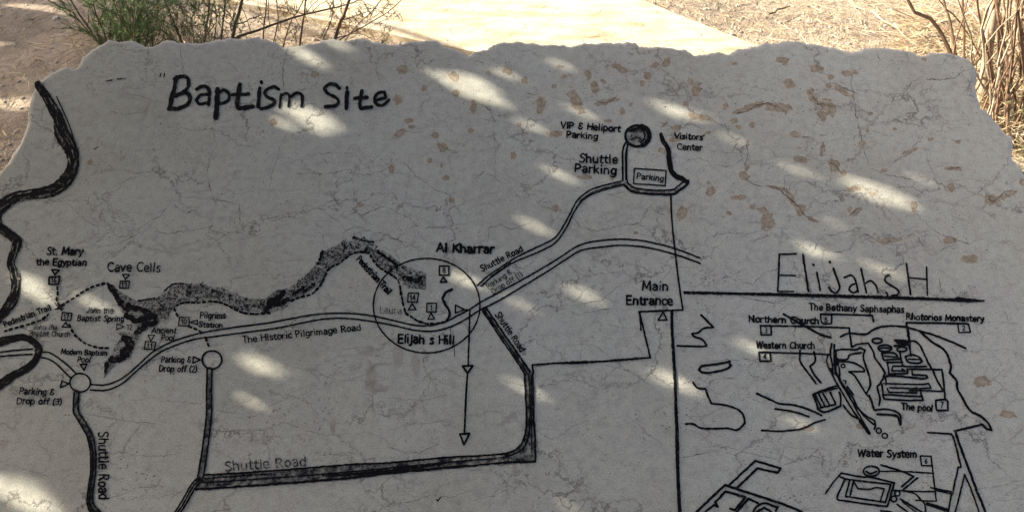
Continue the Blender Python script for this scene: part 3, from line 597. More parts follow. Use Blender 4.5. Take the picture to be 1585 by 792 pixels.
for i in range(60):                                     # brush streaks that let the stone through
    RV = [(59,131),(75,155),(90,182),(97,210),(108,228),(113,250),(108,271),(94,287),(78,296),(48,301),(23,306),(4,318)] if i < 38 else [(27,374),(22,390),(17,406),(21,419),(24,432),(24,448),(19,465),(9,480)]
    k = random.randrange(len(RV) - 1); t = random.random(); a_, b_ = Vector(RV[k]), Vector(RV[k + 1]); p = a_.lerp(b_, t); d = (b_ - a_).normalized(); p = p + Vector((-d.y, d.x)) * random.choice((-1, 1)) * random.uniform(2.5, 7.5)
    stroke(mb, [tuple(p - d * random.uniform(3, 8)), tuple(p), tuple(p + d * random.uniform(3, 8))], random.uniform(.5, 1.1), 5, rough=.5, base=0.0013)
part('river', mb, root, 'thick black winding river line')

def dbl(name, lines, w, label=None):
    mb = MB()
    for l in lines: stroke(mb, l, w)
    return part(name, mb, root, label)
dbl('pilgrimage_road', [[(-12,546.5),(0,545),(25,542),(51,540)],[(-12,552.5),(0,551.5),(25,549.5),(50,548)],[(67,544.5),(76,545.5),(91,554),(106,566),(119,578.6)],[(65,553),(76,556),(87,562.5),(100,575),(111,586)],
 [(141,594.7),(161,595.6),(178,591),(195,581.4),(214,565),(237,544.5),(265,529.4),(300,518),(323,513),(370.5,505.4),(408,500.7),(446,494),(484,487.5),(514,484.8),(550,485.4),(582.6,490),(613.6,497),(642,503.2),(665,503.7),(689,498),(708,488.5),(725.8,479.5),(744.7,467.5),(771,453),(811,431.5),(847,410.7),(869.7,396.5),(892.4,381.8),(912.8,375),(933.6,372),(960,370.3),(990.5,372.2),(1018.9,377.9),(1047,385.5),(1083,399.3)],
 [(140,603),(161,603.8),(178,599.4),(195,589),(221.6,565.3),(246,546.5),(272.7,534),(303,524.6),(329.5,521),(382.6,514),(430,507.6),(464,500.5),(500,494),(534,492.6),(579.5,498),(613.6,504.6),(642,511),(666.7,512.6),(689.4,508.4),(714,498),(742,480.5),(773,464.7),(812.9,441),(848.9,419),(873.5,403),(892,391),(907,385.6),(933.6,382.3),(960,379.8),(994,382),(1020.8,387.3),(1049,395),(1066,401),(1084,407.8)]], 2.3, 'double line road curving across the map')
mb = MB(); stroke(mb, ell(124.5,592,15.8,14.4), 2.3, corner=170); part('parking_circle', mb)
mb = MB(); stroke(mb, ell(328.4,556.8,15.3,14), 2.6, corner=170); part('parking_circle', mb)
mb = MB(); stroke(mb, ell(660.5,473,82.5,73,70), 2.1, corner=170); part('hill_circle', mb)

# shuttle roads
mb = MB()
for l, w in [([(739,441.6),(756,426.8),(782.6,408.8),(800,398),(825,385.6),(855.6,370.5),(868,356.6),(883,330),(893.4,311),(911,296),(931,288.4),(962,280.8)],2.3),
 ([(744.7,443),(763.6,426.8),(792,407.9),(831.8,390.8),(858,377),(875.8,354),(888.4,328.8),(901,311),(916,301),(936.4,293.4),(965,286.4)],2.3),
 ([(964,280),(963.6,250),(964,232.5),(969,219.6)],2.6), ([(968.8,279),(968.4,250),(968.8,236),(972,224)],2.2), ([(971.5,224),(970,236),(970.2,278),(976.4,287.4),(985.8,292),(1016,295),(1040.8,294),(1048,289.3),(1057.8,281.7)],2.4),
 ([(965,285.5),(972.6,293),(982,297.8),(1010.5,300.7),(1040.8,300.7),(1050,296),(1063.5,285.5),(1065.4,279.8)],3.2)]: stroke(mb, l, w)
stroke(mb, [(968,283),(978,291.5),(990,296.5),(1016,298.5),(1042,297.5),(1052,291)], 4, 5, z=0.0006)
stroke(mb, [(897,312),(920,297),(960,285)], 3, 3, z=0.0006); stroke(mb, [(760,428),(790,407)], 3, 3, z=0.0006)
stroke(mb, [(1023,208,6),(1026.5,219,7),(1034,230.6,7),(1036,249.5,8),(1039,264.7,8),(1046.4,273,8),(1057.8,278,7),(1064,284,6)], 7, 0, rough=0.15)
part('shuttle_road', mb, root, 'double line road from the hill up to the parking loop')
mb = MB(); poly_fill(mb, ell(986,211,19.3,17.4)[:-1], 1, 0.0007, 0.8); stroke(mb, ell(986,211,18.3,16.3), 3.4, corner=170)
stroke(mb, ell(984,210,14,13,20,-80,60), 2.2); stroke(mb, ell(988,211,17,15.5,20,-75,70), 6); stroke(mb, [(976,217),(986,213),(992,216)], 1.5); stroke(mb, [(974,204),(985,199)], 2.5)
part('heliport_disc', mb, root, 'solid black disc below VIP and Heliport Parking')

def band(name, center, w, edge_w, mids, label):
    mb = MB(); stroke(mb, [(x, y, ww) for x, y, ww in center], w, 1, rough=0.06, z=0.0006, corner=100)
    for l, lw in mids: stroke(mb, l, lw, 0, rough=0.3)
    return part(name, mb, root, label)
def off(c, k):
    out = []
    for i, (x, y, w) in enumerate(c):
        a, b = Vector(c[max(0, i - 1)][:2]), Vector(c[min(len(c) - 1, i + 1)][:2]); d = (b - a).normalized(); out.append((x - d.y * w * k, y + d.x * w * k))
    return out
c = [(119,607,9),(118,635,9),(123.5,646,9),(132,660,9.5),(140,675,10),(144.3,699,10),(145,727,9),(141,755.6,9.5),(140,778.4,11),(148,792,14),(164,808,14)]
band('shuttle_road', c, 9, 2, [(off(c, .42), 2.4), (off(c, -.42), 2.4), (off(c[4:], .05), 3.0)], 'dark road running down from the left parking circle')
c = [(324.8,571,9),(323.9,606,9),(323.6,645,9.5),(319,683.7,9.5),(315,712,9.8),(310.6,739,10)]
c2 = [(310.6,740,9),(299,753,9),(286,776,9),(276,791.6,9),(266,808,9)]
band('shuttle_road', c, 9, 2, [(off(c, .42), 2.4), (off(c, -.42), 2.4), (off(c2, .42), 2.4), (off(c2, -.42), 2.6), (off(c2, 0), 2.2)], 'dark road running down from the right parking circle')
c = [(308,746,17),(360,741.5,18),(430,737,18.5),(500,731.8,19.5),(550,728,20),(600,724,16),(655,719,16),(715,714,15),(770,708,13.5),(790,705,12),(805,697,13),(815,683,13),(819,665,12),(820.5,642,11.5),(820,600,12),(818,577,12)]
up = [(316,734.8),(400,729.5),(480,723.5),(550,717.8),(600,715.9),(694.7,707.3),(780,701.7),(804.5,689.3),(813,670.4),(815,642),(814,619.6),(811.8,580)]
lo = [(303,757),(400,750.5),(480,744.5),(550,738.6),(600,732),(713.6,721.5),(780,715.5),(828.5,714)]
rt = [(828.7,714),(828.2,680),(826,642),(825.5,619.6),(824.5,577)]
md = [(314,746.5),(400,741),(480,735),(550,729),(600,724),(713,713),(780,706),(808,695),(818,674),(820.5,642),(819.5,600),(818,578)]
mb = MB(); stroke(mb, c, 12, 1, rough=0.05, z=0.0006, corner=120); poly_fill(mb, [(778,714),(800,704),(814,692),(822,674),(824.5,650),(827,650),(828.5,713.5)], 1, 0.00064, .5)
for l, w in ((up, 2.6), (lo, 3.4), (rt, 2.8), (md, 2.2)): stroke(mb, l, w, 0, rough=0.35, corner=60)
stroke(mb, [(500,735),(550,733,5),(620,726,6),(690,716,4)], 4, 0, rough=.4); stroke(mb, [(317,740),(360,737),(420,732.5)], 2, 0, rough=.5); stroke(mb, [(823,700),(823,640),(822,580)], 1.6, 0); stroke(mb, [(700,711.5),(740,708.5),(780,705)], 2.6, 5, z=0.00163); stroke(mb, [(725,718),(790,711)], 2.6, 5, z=0.00163)
part('shuttle_road', mb, root, 'broad dark road along the bottom turning up at a corner')
c = [(750,479,8),(775,516,8.5),(800,552,9),(817,577,9.5)]
band('shuttle_road', c, 8.5, 2, [(off(c, .45), 2.6), (off(c, -.45), 2.6), (off(c, .1), 1.8)], 'slanting dark road below the hill circle')

# wadi
mb = MB()
WAD = [(166.7,437),(178,444),(186.6,451.4),(199,459),(214,466.6),(224.6,466.6),(243.6,460),(255,449.5),(266.3,440),(283.3,438.6),(300.4,440),(312.7,437.2),(328.8,444.8),(344,443.9),(357.2,451.4),(383.7,461.9),(410,462.8),(427.3,449.5),(448,445.8),(465,432.5),(480.3,419.2),(493.6,402),(499.2,389.8),(520,380),(535,373.7),(541,373.7),(548.5,366),(580.7,374.6),(575,385),(592,387),(605.3,395.5),(622.3,409.7),(643.2,417.2),(660.2,423),(659.3,448.5),(631.8,444.7),(616.7,431.4),(599.6,423),(582.6,408.7),(573,393.6),(571.2,390.7),(544.7,391.7),(525.8,405),(506.8,416.3),(495.5,439),(472.7,456),(450,462.8),(446.2,473.2),(433,479.8),(412,483.6),(398.9,481.7),(370.5,479.8),(351.5,468.5),(321.2,463.8),(294.7,466.6),(272,470.4),(262.5,483.6),(261.6,496),(251,493),(246.2,500.7),(219.7,514),(216,522.7),(208.3,534),(200.8,555),(178,562.5),(161,586),(162,560.6),(176,545.5),(177,534),(189.4,520.8),(181.8,517),(185.6,513.3),(208.3,514.2),(210,500.7),(195,491.2),(189.4,483.6),(181.8,464.7),(168.6,449.5)]
poly_fill(mb, WAD, 2, 0.00062, 1.4)
for l, w in [([(168,440),(180,456),(188,470),(198,480)],7),([(186,470),(205,475),(222,480),(240,490)],8),([(196,488),(215,496),(232,490)],9),([(212,516),(222,506),(240,498)],8),([(193,524),(204,532),(190,548)],11),([(172,556),(186,556),(196,548)],9),([(166,562),(164,575)],5),
 ([(410,482),(420,468),(432,458)],8),([(440,452),(425,472),(446,464)],6),([(255,450),(268,440),(285,439)],2),([(214,466),(240,461)],2),([(500,390),(495,402)],5),([(625,430),(645,436),(650,430)],6),([(585,390),(600,400),(615,412)],4),([(548,367),(560,372),(579,375)],2),([(470,452),(486,440)],4),([(455,455),(470,445)],5)]:
    stroke(mb, l, w, 4, rough=.5, base=0.00078)
for i in range(190):
    k = random.randrange(2, 33); a = Vector(WAD[k]); b = Vector(WAD[len(WAD) - 1 - int((k - 2) * 1.3) - 2]); p = Vector((rng.uniform(235, 655), 0))
    j = min(range(3, 33), key=lambda q: abs(WAD[q][0] - p.x)); lowp = min(range(34, 62), key=lambda q: abs(WAD[q][0] - p.x))
    p.y = WAD[j][1] + (WAD[lowp][1] - WAD[j][1]) * rng.uniform(.08, .92); an = rng.uniform(0, 6.28); r = rng.uniform(1.5, 4.2)
    stroke(mb, [(p.x, p.y), (p.x + r * math.cos(an), p.y + r * math.sin(an)), (p.x + r * math.cos(an + 1.2) * 1.4, p.y + r * math.sin(an + 1.2) * 1.4)], rng.uniform(.6, 1.3), 0, rough=.4)
part('wadi', mb, root, 'stippled dark band of a valley winding across the map')

def dashes(pts, w, on=5.5, gap=3.4, mb=None):
    c = catmull([(x, y, 0) for x, y in pts], 1.0); d = 0; cur = []; L_ = []
    for a, b in zip(c, c[1:]):
        d += (b - a).length; ph = d % (on + gap)
        if ph < on: cur.append((a.x, a.y))
        elif cur:
            L_.append(cur); cur = []
    if cur: L_.append(cur)
    for l in L_:
        if len(l) > 2: stroke(mb, [l[0], l[len(l) // 2], l[-1]], w * random.uniform(.8, 1.15), 0, rough=.3)
for l in ([(7.6,513),(22.7,508),(45.5,501.6),(64.4,495),(75.8,486)],[(89,478),(96.6,472.3),(113.6,461.9),(130.7,450.5),(149.6,442),(166,437.5)],[(89,444),(90,453.3),(88,464.7),(91.9,472.3),(96.6,481)],[(108,502.6),(113.6,514.2),(123,524.6),(136.4,533),(153.4,537.9),(174.2,538.8)],
 [(270,478),(275.8,490)],[(292.8,505.4),(308,512),(316.5,519.6)],[(319,523.7),(325.8,541)]):
    mb = MB(); dashes(l, 3.2, mb=mb)
    if l[0] == (89,478): TR = mb
    else: part('pedestrian_trail', mb)
for l in [[(86,470),(95,480)],[(90,468),(99,478)],[(85,479),(97,473)]]: stroke(TR, l, 1.2)
part('pedestrian_trail', TR)
for l in ([(694,492),(688,498),(675,500.5),(660,500.5),(645,496),(635,488.5),(629,485.4),(624.2,471.2),(620.5,452.3),(616.7,435.2),(605.3,425),(586.4,413.5),(573,395)],[(571,391.7),(558,390.7),(542.8,394.5),(525.8,407.5),(508.7,417.3),(497.3,439),(484,454),(461.4,461),(450,466)],[(417.8,484.5),(395,486),(376,484),(361,477),(347.7,470.5),(328.8,466.8),(306,468.5),(285.2,468.5),(272,474)]):
    mb = MB(); dashes(l, 3.0, 6, 2.6, mb=mb)
    if l[0][0] == 694: stroke(mb, [(700,447.7),(690.7,452.4),(685,461),(688.8,470.4),(694.5,479.8),(696.4,485.5),(694.5,491.2)], 3.4, 0, rough=.3)
    part('pedestrian_trail', mb)

# boundary, arrows, dividing lines
mb = MB()
for l, w in [([(1038,301),(1039.7,340),(1043.5,378),(1050,432.8),(1056.7,479.6)],2.4),([(1056.7,479.6),(988.6,482.6)],2.6),([(989.5,483),(1006.3,553.3)],2.6),([(990,486),(992,511)],2.2),([(1006.3,553.3,2.6),(960,557,4),(935,559,3),(893.6,561,5),(860,562,3),(823.6,564.7,3.2)],3),([(823.6,564.7),(825.5,576)],2.8)]: stroke(mb, l, w, corner=60)
part('boundary_line', mb)
mb = MB(); stroke(mb, [(1039.5,482.3,4.6),(1040.4,517,4.8),(1044,576,5),(1046,625.5,5),(1048,686,5.8),(1049,732.6,5.6),(1052,792,5.8),(1053,815,5.8)], 5, 0, rough=.18)
part('dividing_line', mb, root, 'thick upright line beside the site plan')
mb = MB(); stroke(mb, [(1058.6,453,4.6),(1140,454.6,4.2),(1241,457,5.4),(1342,459.6,5.2),(1417.8,462,5),(1472,464,5),(1482,463.6,7.4),(1500,465,6),(1522.6,465.5,2.4)], 5, 0, rough=.25)
part('dividing_line', mb, root, 'thick level line under the heading')
mb = MB(); stroke(mb, [(727.3,480),(726.3,518),(724.4,565)], 2.4); stroke(mb, closed([(716,566.4),(732,565.8),(723.5,577.5)]), 2.8)
stroke(mb, [(723.5,578,3),(720.6,629.6,3.4),(719,670,3)], 3); stroke(mb, closed([(711.7,671.4),(727,670.4),(718.4,687.5)]), 2.8); part('direction_arrow', mb)

def marker(box, tri, num, w=2.2, cap=7.5, wd=None, noframe=False):
    mb = MB()
    if not noframe: stroke(mb, closed(box), w * 0.85, corner=50)
    if tri: stroke(mb, closed(tri), w * 0.85, corner=50)
    o = part('number_marker', mb, root)
    bx, by = sum(p[0] for p in box) / len(box), sum(p[1] for p in box) / len(box)
    m2 = MB(); wdt = wd or (4.2 if len(num) == 1 else 8.2)
    text(m2, num, (bx - wdt / 2, by + cap / 2), (bx + wdt / 2, by + cap / 2), cap, 1.3)
    part('numeral', m2, o); return o
marker([(680.3,412),(695,412),(694.5,425.9),(680,425.9)], [(686.4,428.7),(692,436.7),(681.3,437)], '8', 2.6)
marker([(661,469.4),(676,469.4),(675,483),(660.4,482.7)], [(667.4,484.6),(672.7,493.5),(662.3,494.4)], '1', 2.2)
marker([(632.2,453.8),(648,454),(646,467.8),(630.9,467.4)], [(638,469.7),(644,479.2),(632.2,479.7)], '14')
marker([(76.7,428.7),(92.8,427.8),(90.9,440),(75.8,440)], [(80.5,417.3),(91.9,418.3),(85.2,425.4)], '16', 3.0, 6.8)
marker([(96.6,483.6),(111.7,484.6),(109.8,496),(95.3,495.4)], [(102.3,498.8),(107,506.4),(96.6,506)], '17', 2.1, 7)
marker([(186.6,435.3),(201,435.3),(199.2,446.7),(185.6,446)], [(190.3,425),(200.8,425.3),(194.7,432.9)], '13', 2.1, 7)
marker([(194,500),(208,500),(208,513),(194,513)], [(181.8,501),(181,510.4),(192.2,505.7)], '12', 1.8, 8, noframe=True)
marker([(225.4,528.4),(241.5,529.4),(239.6,540.7),(223.9,540.2)], [(229.5,518.6),(239.6,518.6),(234,527.5)], '11', 1.9, 6.8)
marker([(278,491.2),(293.2,491.2),(292.8,504.5),(276.7,504)], [(294.7,498.8),(306,495),(306,502.6)], '10', 1.9)
marker([(1176.6,504),(1193,504),(1193.7,518),(1177.9,518.3)], None, '3', 2.7); marker([(1174.7,545),(1191.8,545),(1193,558.5),(1176,559)], None, '4', 2.9)
marker([(1270,486),(1287,486.5),(1287,499.5),(1282,501),(1274,500.6),(1270.7,496.6)], None, '5', 2.8, 6.5); marker([(1482,501),(1498.4,501),(1501.6,513.8),(1484,514.7)], None, '2', 2.4, 7)
marker([(1448,619.2),(1462.4,618),(1466.2,620.5),(1466.8,634.4),(1451,635.2),(1448.5,631.9)], None, '7', 3.2, 8); marker([(1424,705),(1440.8,705.8),(1441.7,720),(1425.8,720)], None, '6', 2.4)
for tri in ([(705,472.3),(705,484.6),(719,479.5)], [(299.6,552),(298.9,562),(310.6,556.8)], [(124.6,564),(135.4,563.4),(130.3,573)], [(96.2,589),(93.8,599.4),(107,593.8)], [(1026.2,482.8),(1032.3,495),(1018.6,495.6)]):
    mb = MB(); stroke(mb, closed(tri), 2.1, corner=50)
    if tri[0][0] == 705: stroke(mb, [(719,479.5),(728,479.8)], 2)
    part('pointer_triangle', mb)
mb = MB(); stroke(mb, closed([(981.7,261),(1031,264.3),(1029.4,287.8),(980.5,284.6)]), 1.9, corner=50); part('parking_frame', mb)

PLACES = [
 ([('St. Mary',(72.3,394.2),(129,394.2),11,2.5,0,.12),('the Egyptian',(57,410.3),(134.5,411),10,2.2,0,.08)],'St. Mary the Egyptian'),
 ([('Cave Cells',(167,419.5),(248.5,420.8),13,2.0,0,.05)],'Cave Cells'),
 ([('Pedestrian Trail',(8,506),(80,479),8.5,1.7)],'Pedestrian Trail at the left'),
 ([('John the',(134.5,483.6),(175,485),8.5,1.6,3,.15),('Baptist Spring',(120,496.6),(192,497.5),8.5,1.6,0,.15)],'John the Baptist Spring'),
 ([('John the',(52,509.5),(89,510.5),7.5,1.4,3,.15),('Baptist Church',(46.4,519.5),(109,521),7.5,1.5,3,.15)],'John the Baptist Church'),
 ([('Modern Baptism',(94.7,548),(165.7,550),8,1.5,0,.15),('Pool',(120,560),(140,560.5),8,1.5,0,.15)],'Modern Baptism Pool'),
 ([('Parking &',(30.3,609.5),(84.3,611),9.5,1.7,0,.12),('Drop off (3)',(26.5,624.5),(95.6,626),9.5,1.7,0,.12)],'Parking and Drop off (3)'),
 ([('Shuttle Road',(153.5,668.5),(153.5,772.5),15,2.3)],'Shuttle Road, written downwards'),
 ([('Pilgrims',(309.8,492),(349.6,492.6),9,1.6,0,.05),('Station',(308.3,506),(345,507.2),8.5,1.7)],'Pilgrims Station'),
 ([('Ancient',(235,515),(273,515.4),8.5,1.6,0,.12),('Pool',(250,526.6),(270,527),8.5,1.6,0,.12)],'Ancient Pool'),
 ([('Parking &',(250,560.4),(295.5,560.8),9.2,1.6,0,.1),('Drop off (2)',(246.5,574.6),(305,575.6),9.2,1.6,0,.12)],'Parking and Drop off (2)'),
 ([('The Historic Pilgrimage Road',(376.5,530.5),(559,511),9.5,1.6)],'The Historic Pilgrimage Road'),
 ([('Shuttle Road',(349.5,728.3),(475,720),14,1.9,3)],'Shuttle Road, outlined and worn'),
 ([('Pedestrian Trail',(551.5,402),(600.6,456),9.2,2.1)],'Pedestrian Trail on the slope'),
 ([('Laura',(588,484.3),(622,485.2),10,1.4,5)],'Laura, faded brown'),
 ([('Elijah s Hill',(616.5,530.6),(703.5,532.4),13,2.6)],"Elijah's Hill"),
 ([('Al Kharrar',(676,389.8),(764.6,392.2),13,3.1)],'Al Kharrar'),
 ([('Shuttle Road',(746.5,420.5),(810.5,388.5),9.2,1.6)],'Shuttle Road, rising'),
 ([('Parking &',(756,447.5),(793,423),8,1.3,3),('Drop off (1)',(763.5,455),(809.5,427.2),8,1.3,3)],'Parking and Drop off (1)'),
 ([('Shuttle Road',(766.5,487.5),(806,545),9.5,1.6)],'Shuttle Road, slanting down'),
 ([('VIP & Heliport',(868,198.4),(960.3,204.6),9.6,2.0),('Parking',(877,213),(925,216),9.6,1.9)],'VIP & Heliport Parking'),
 ([('Shuttle',(896.8,251),(956,253.6),12.5,2.4),('Parking',(889.6,266.4),(954,270),12.5,2.3)],'Shuttle Parking'),
 ([('Parking',(985.5,277),(1027,281),8.6,1.5)],'Parking, inside a frame'),
 ([("Visitors'",(1043.6,215),(1091,217.4),8.6,1.9),('Center',(1048.3,231.5),(1087,233.6),8.8,1.9)],"Visitors' Center"),
 ([('Main',(993.9,449),(1034.5,449.5),13.5,2.2),('Entrance',(970,471),(1041.4,471.8),13,2.7)],'Main Entrance'),
 ([('The Bethany Saphsaphas',(1252.4,479.6),(1399,483.8),9.6,1.9)],'The Bethany Saphsaphas'),
 ([('Northern Church',(1159,498),(1267.5,501.4),9.6,2.2)],'Northern Church'),
 ([('Rhotorios Monastery',(1402.6,494.2),(1522.6,497.8),9,2.1)],'Rhotorios Monastery'),
 ([('Western Church',(1170.5,538.4),(1261,539.6),9.8,2.0)],'Western Church'),
 ([('The pool',(1395,633),(1443,636),9.2,2.3)],'The pool'),
 ([('Water System',(1327.5,705.6),(1418.5,707.6),11,2.3)],'Water System')]
for lines, lab in PLACES: words('place_name', lines, 'lettering reading ' + lab)
for pts_, w_, m_ in (([(675.8,772.7),(678,774.6),(681.8,769)],2.0,0), ([(165,126.4),(174,124.8)],2.0,3), ([(182,122.6),(194,122)],2.0,3), ([(146,231.5),(152,228)],1.5,3), ([(697,508),(701,537)],.9,3), ([(701,512),(704,552)],.9,3)):
    mb = MB(); stroke(mb, pts_, w_, m_); part('stray_mark', mb)

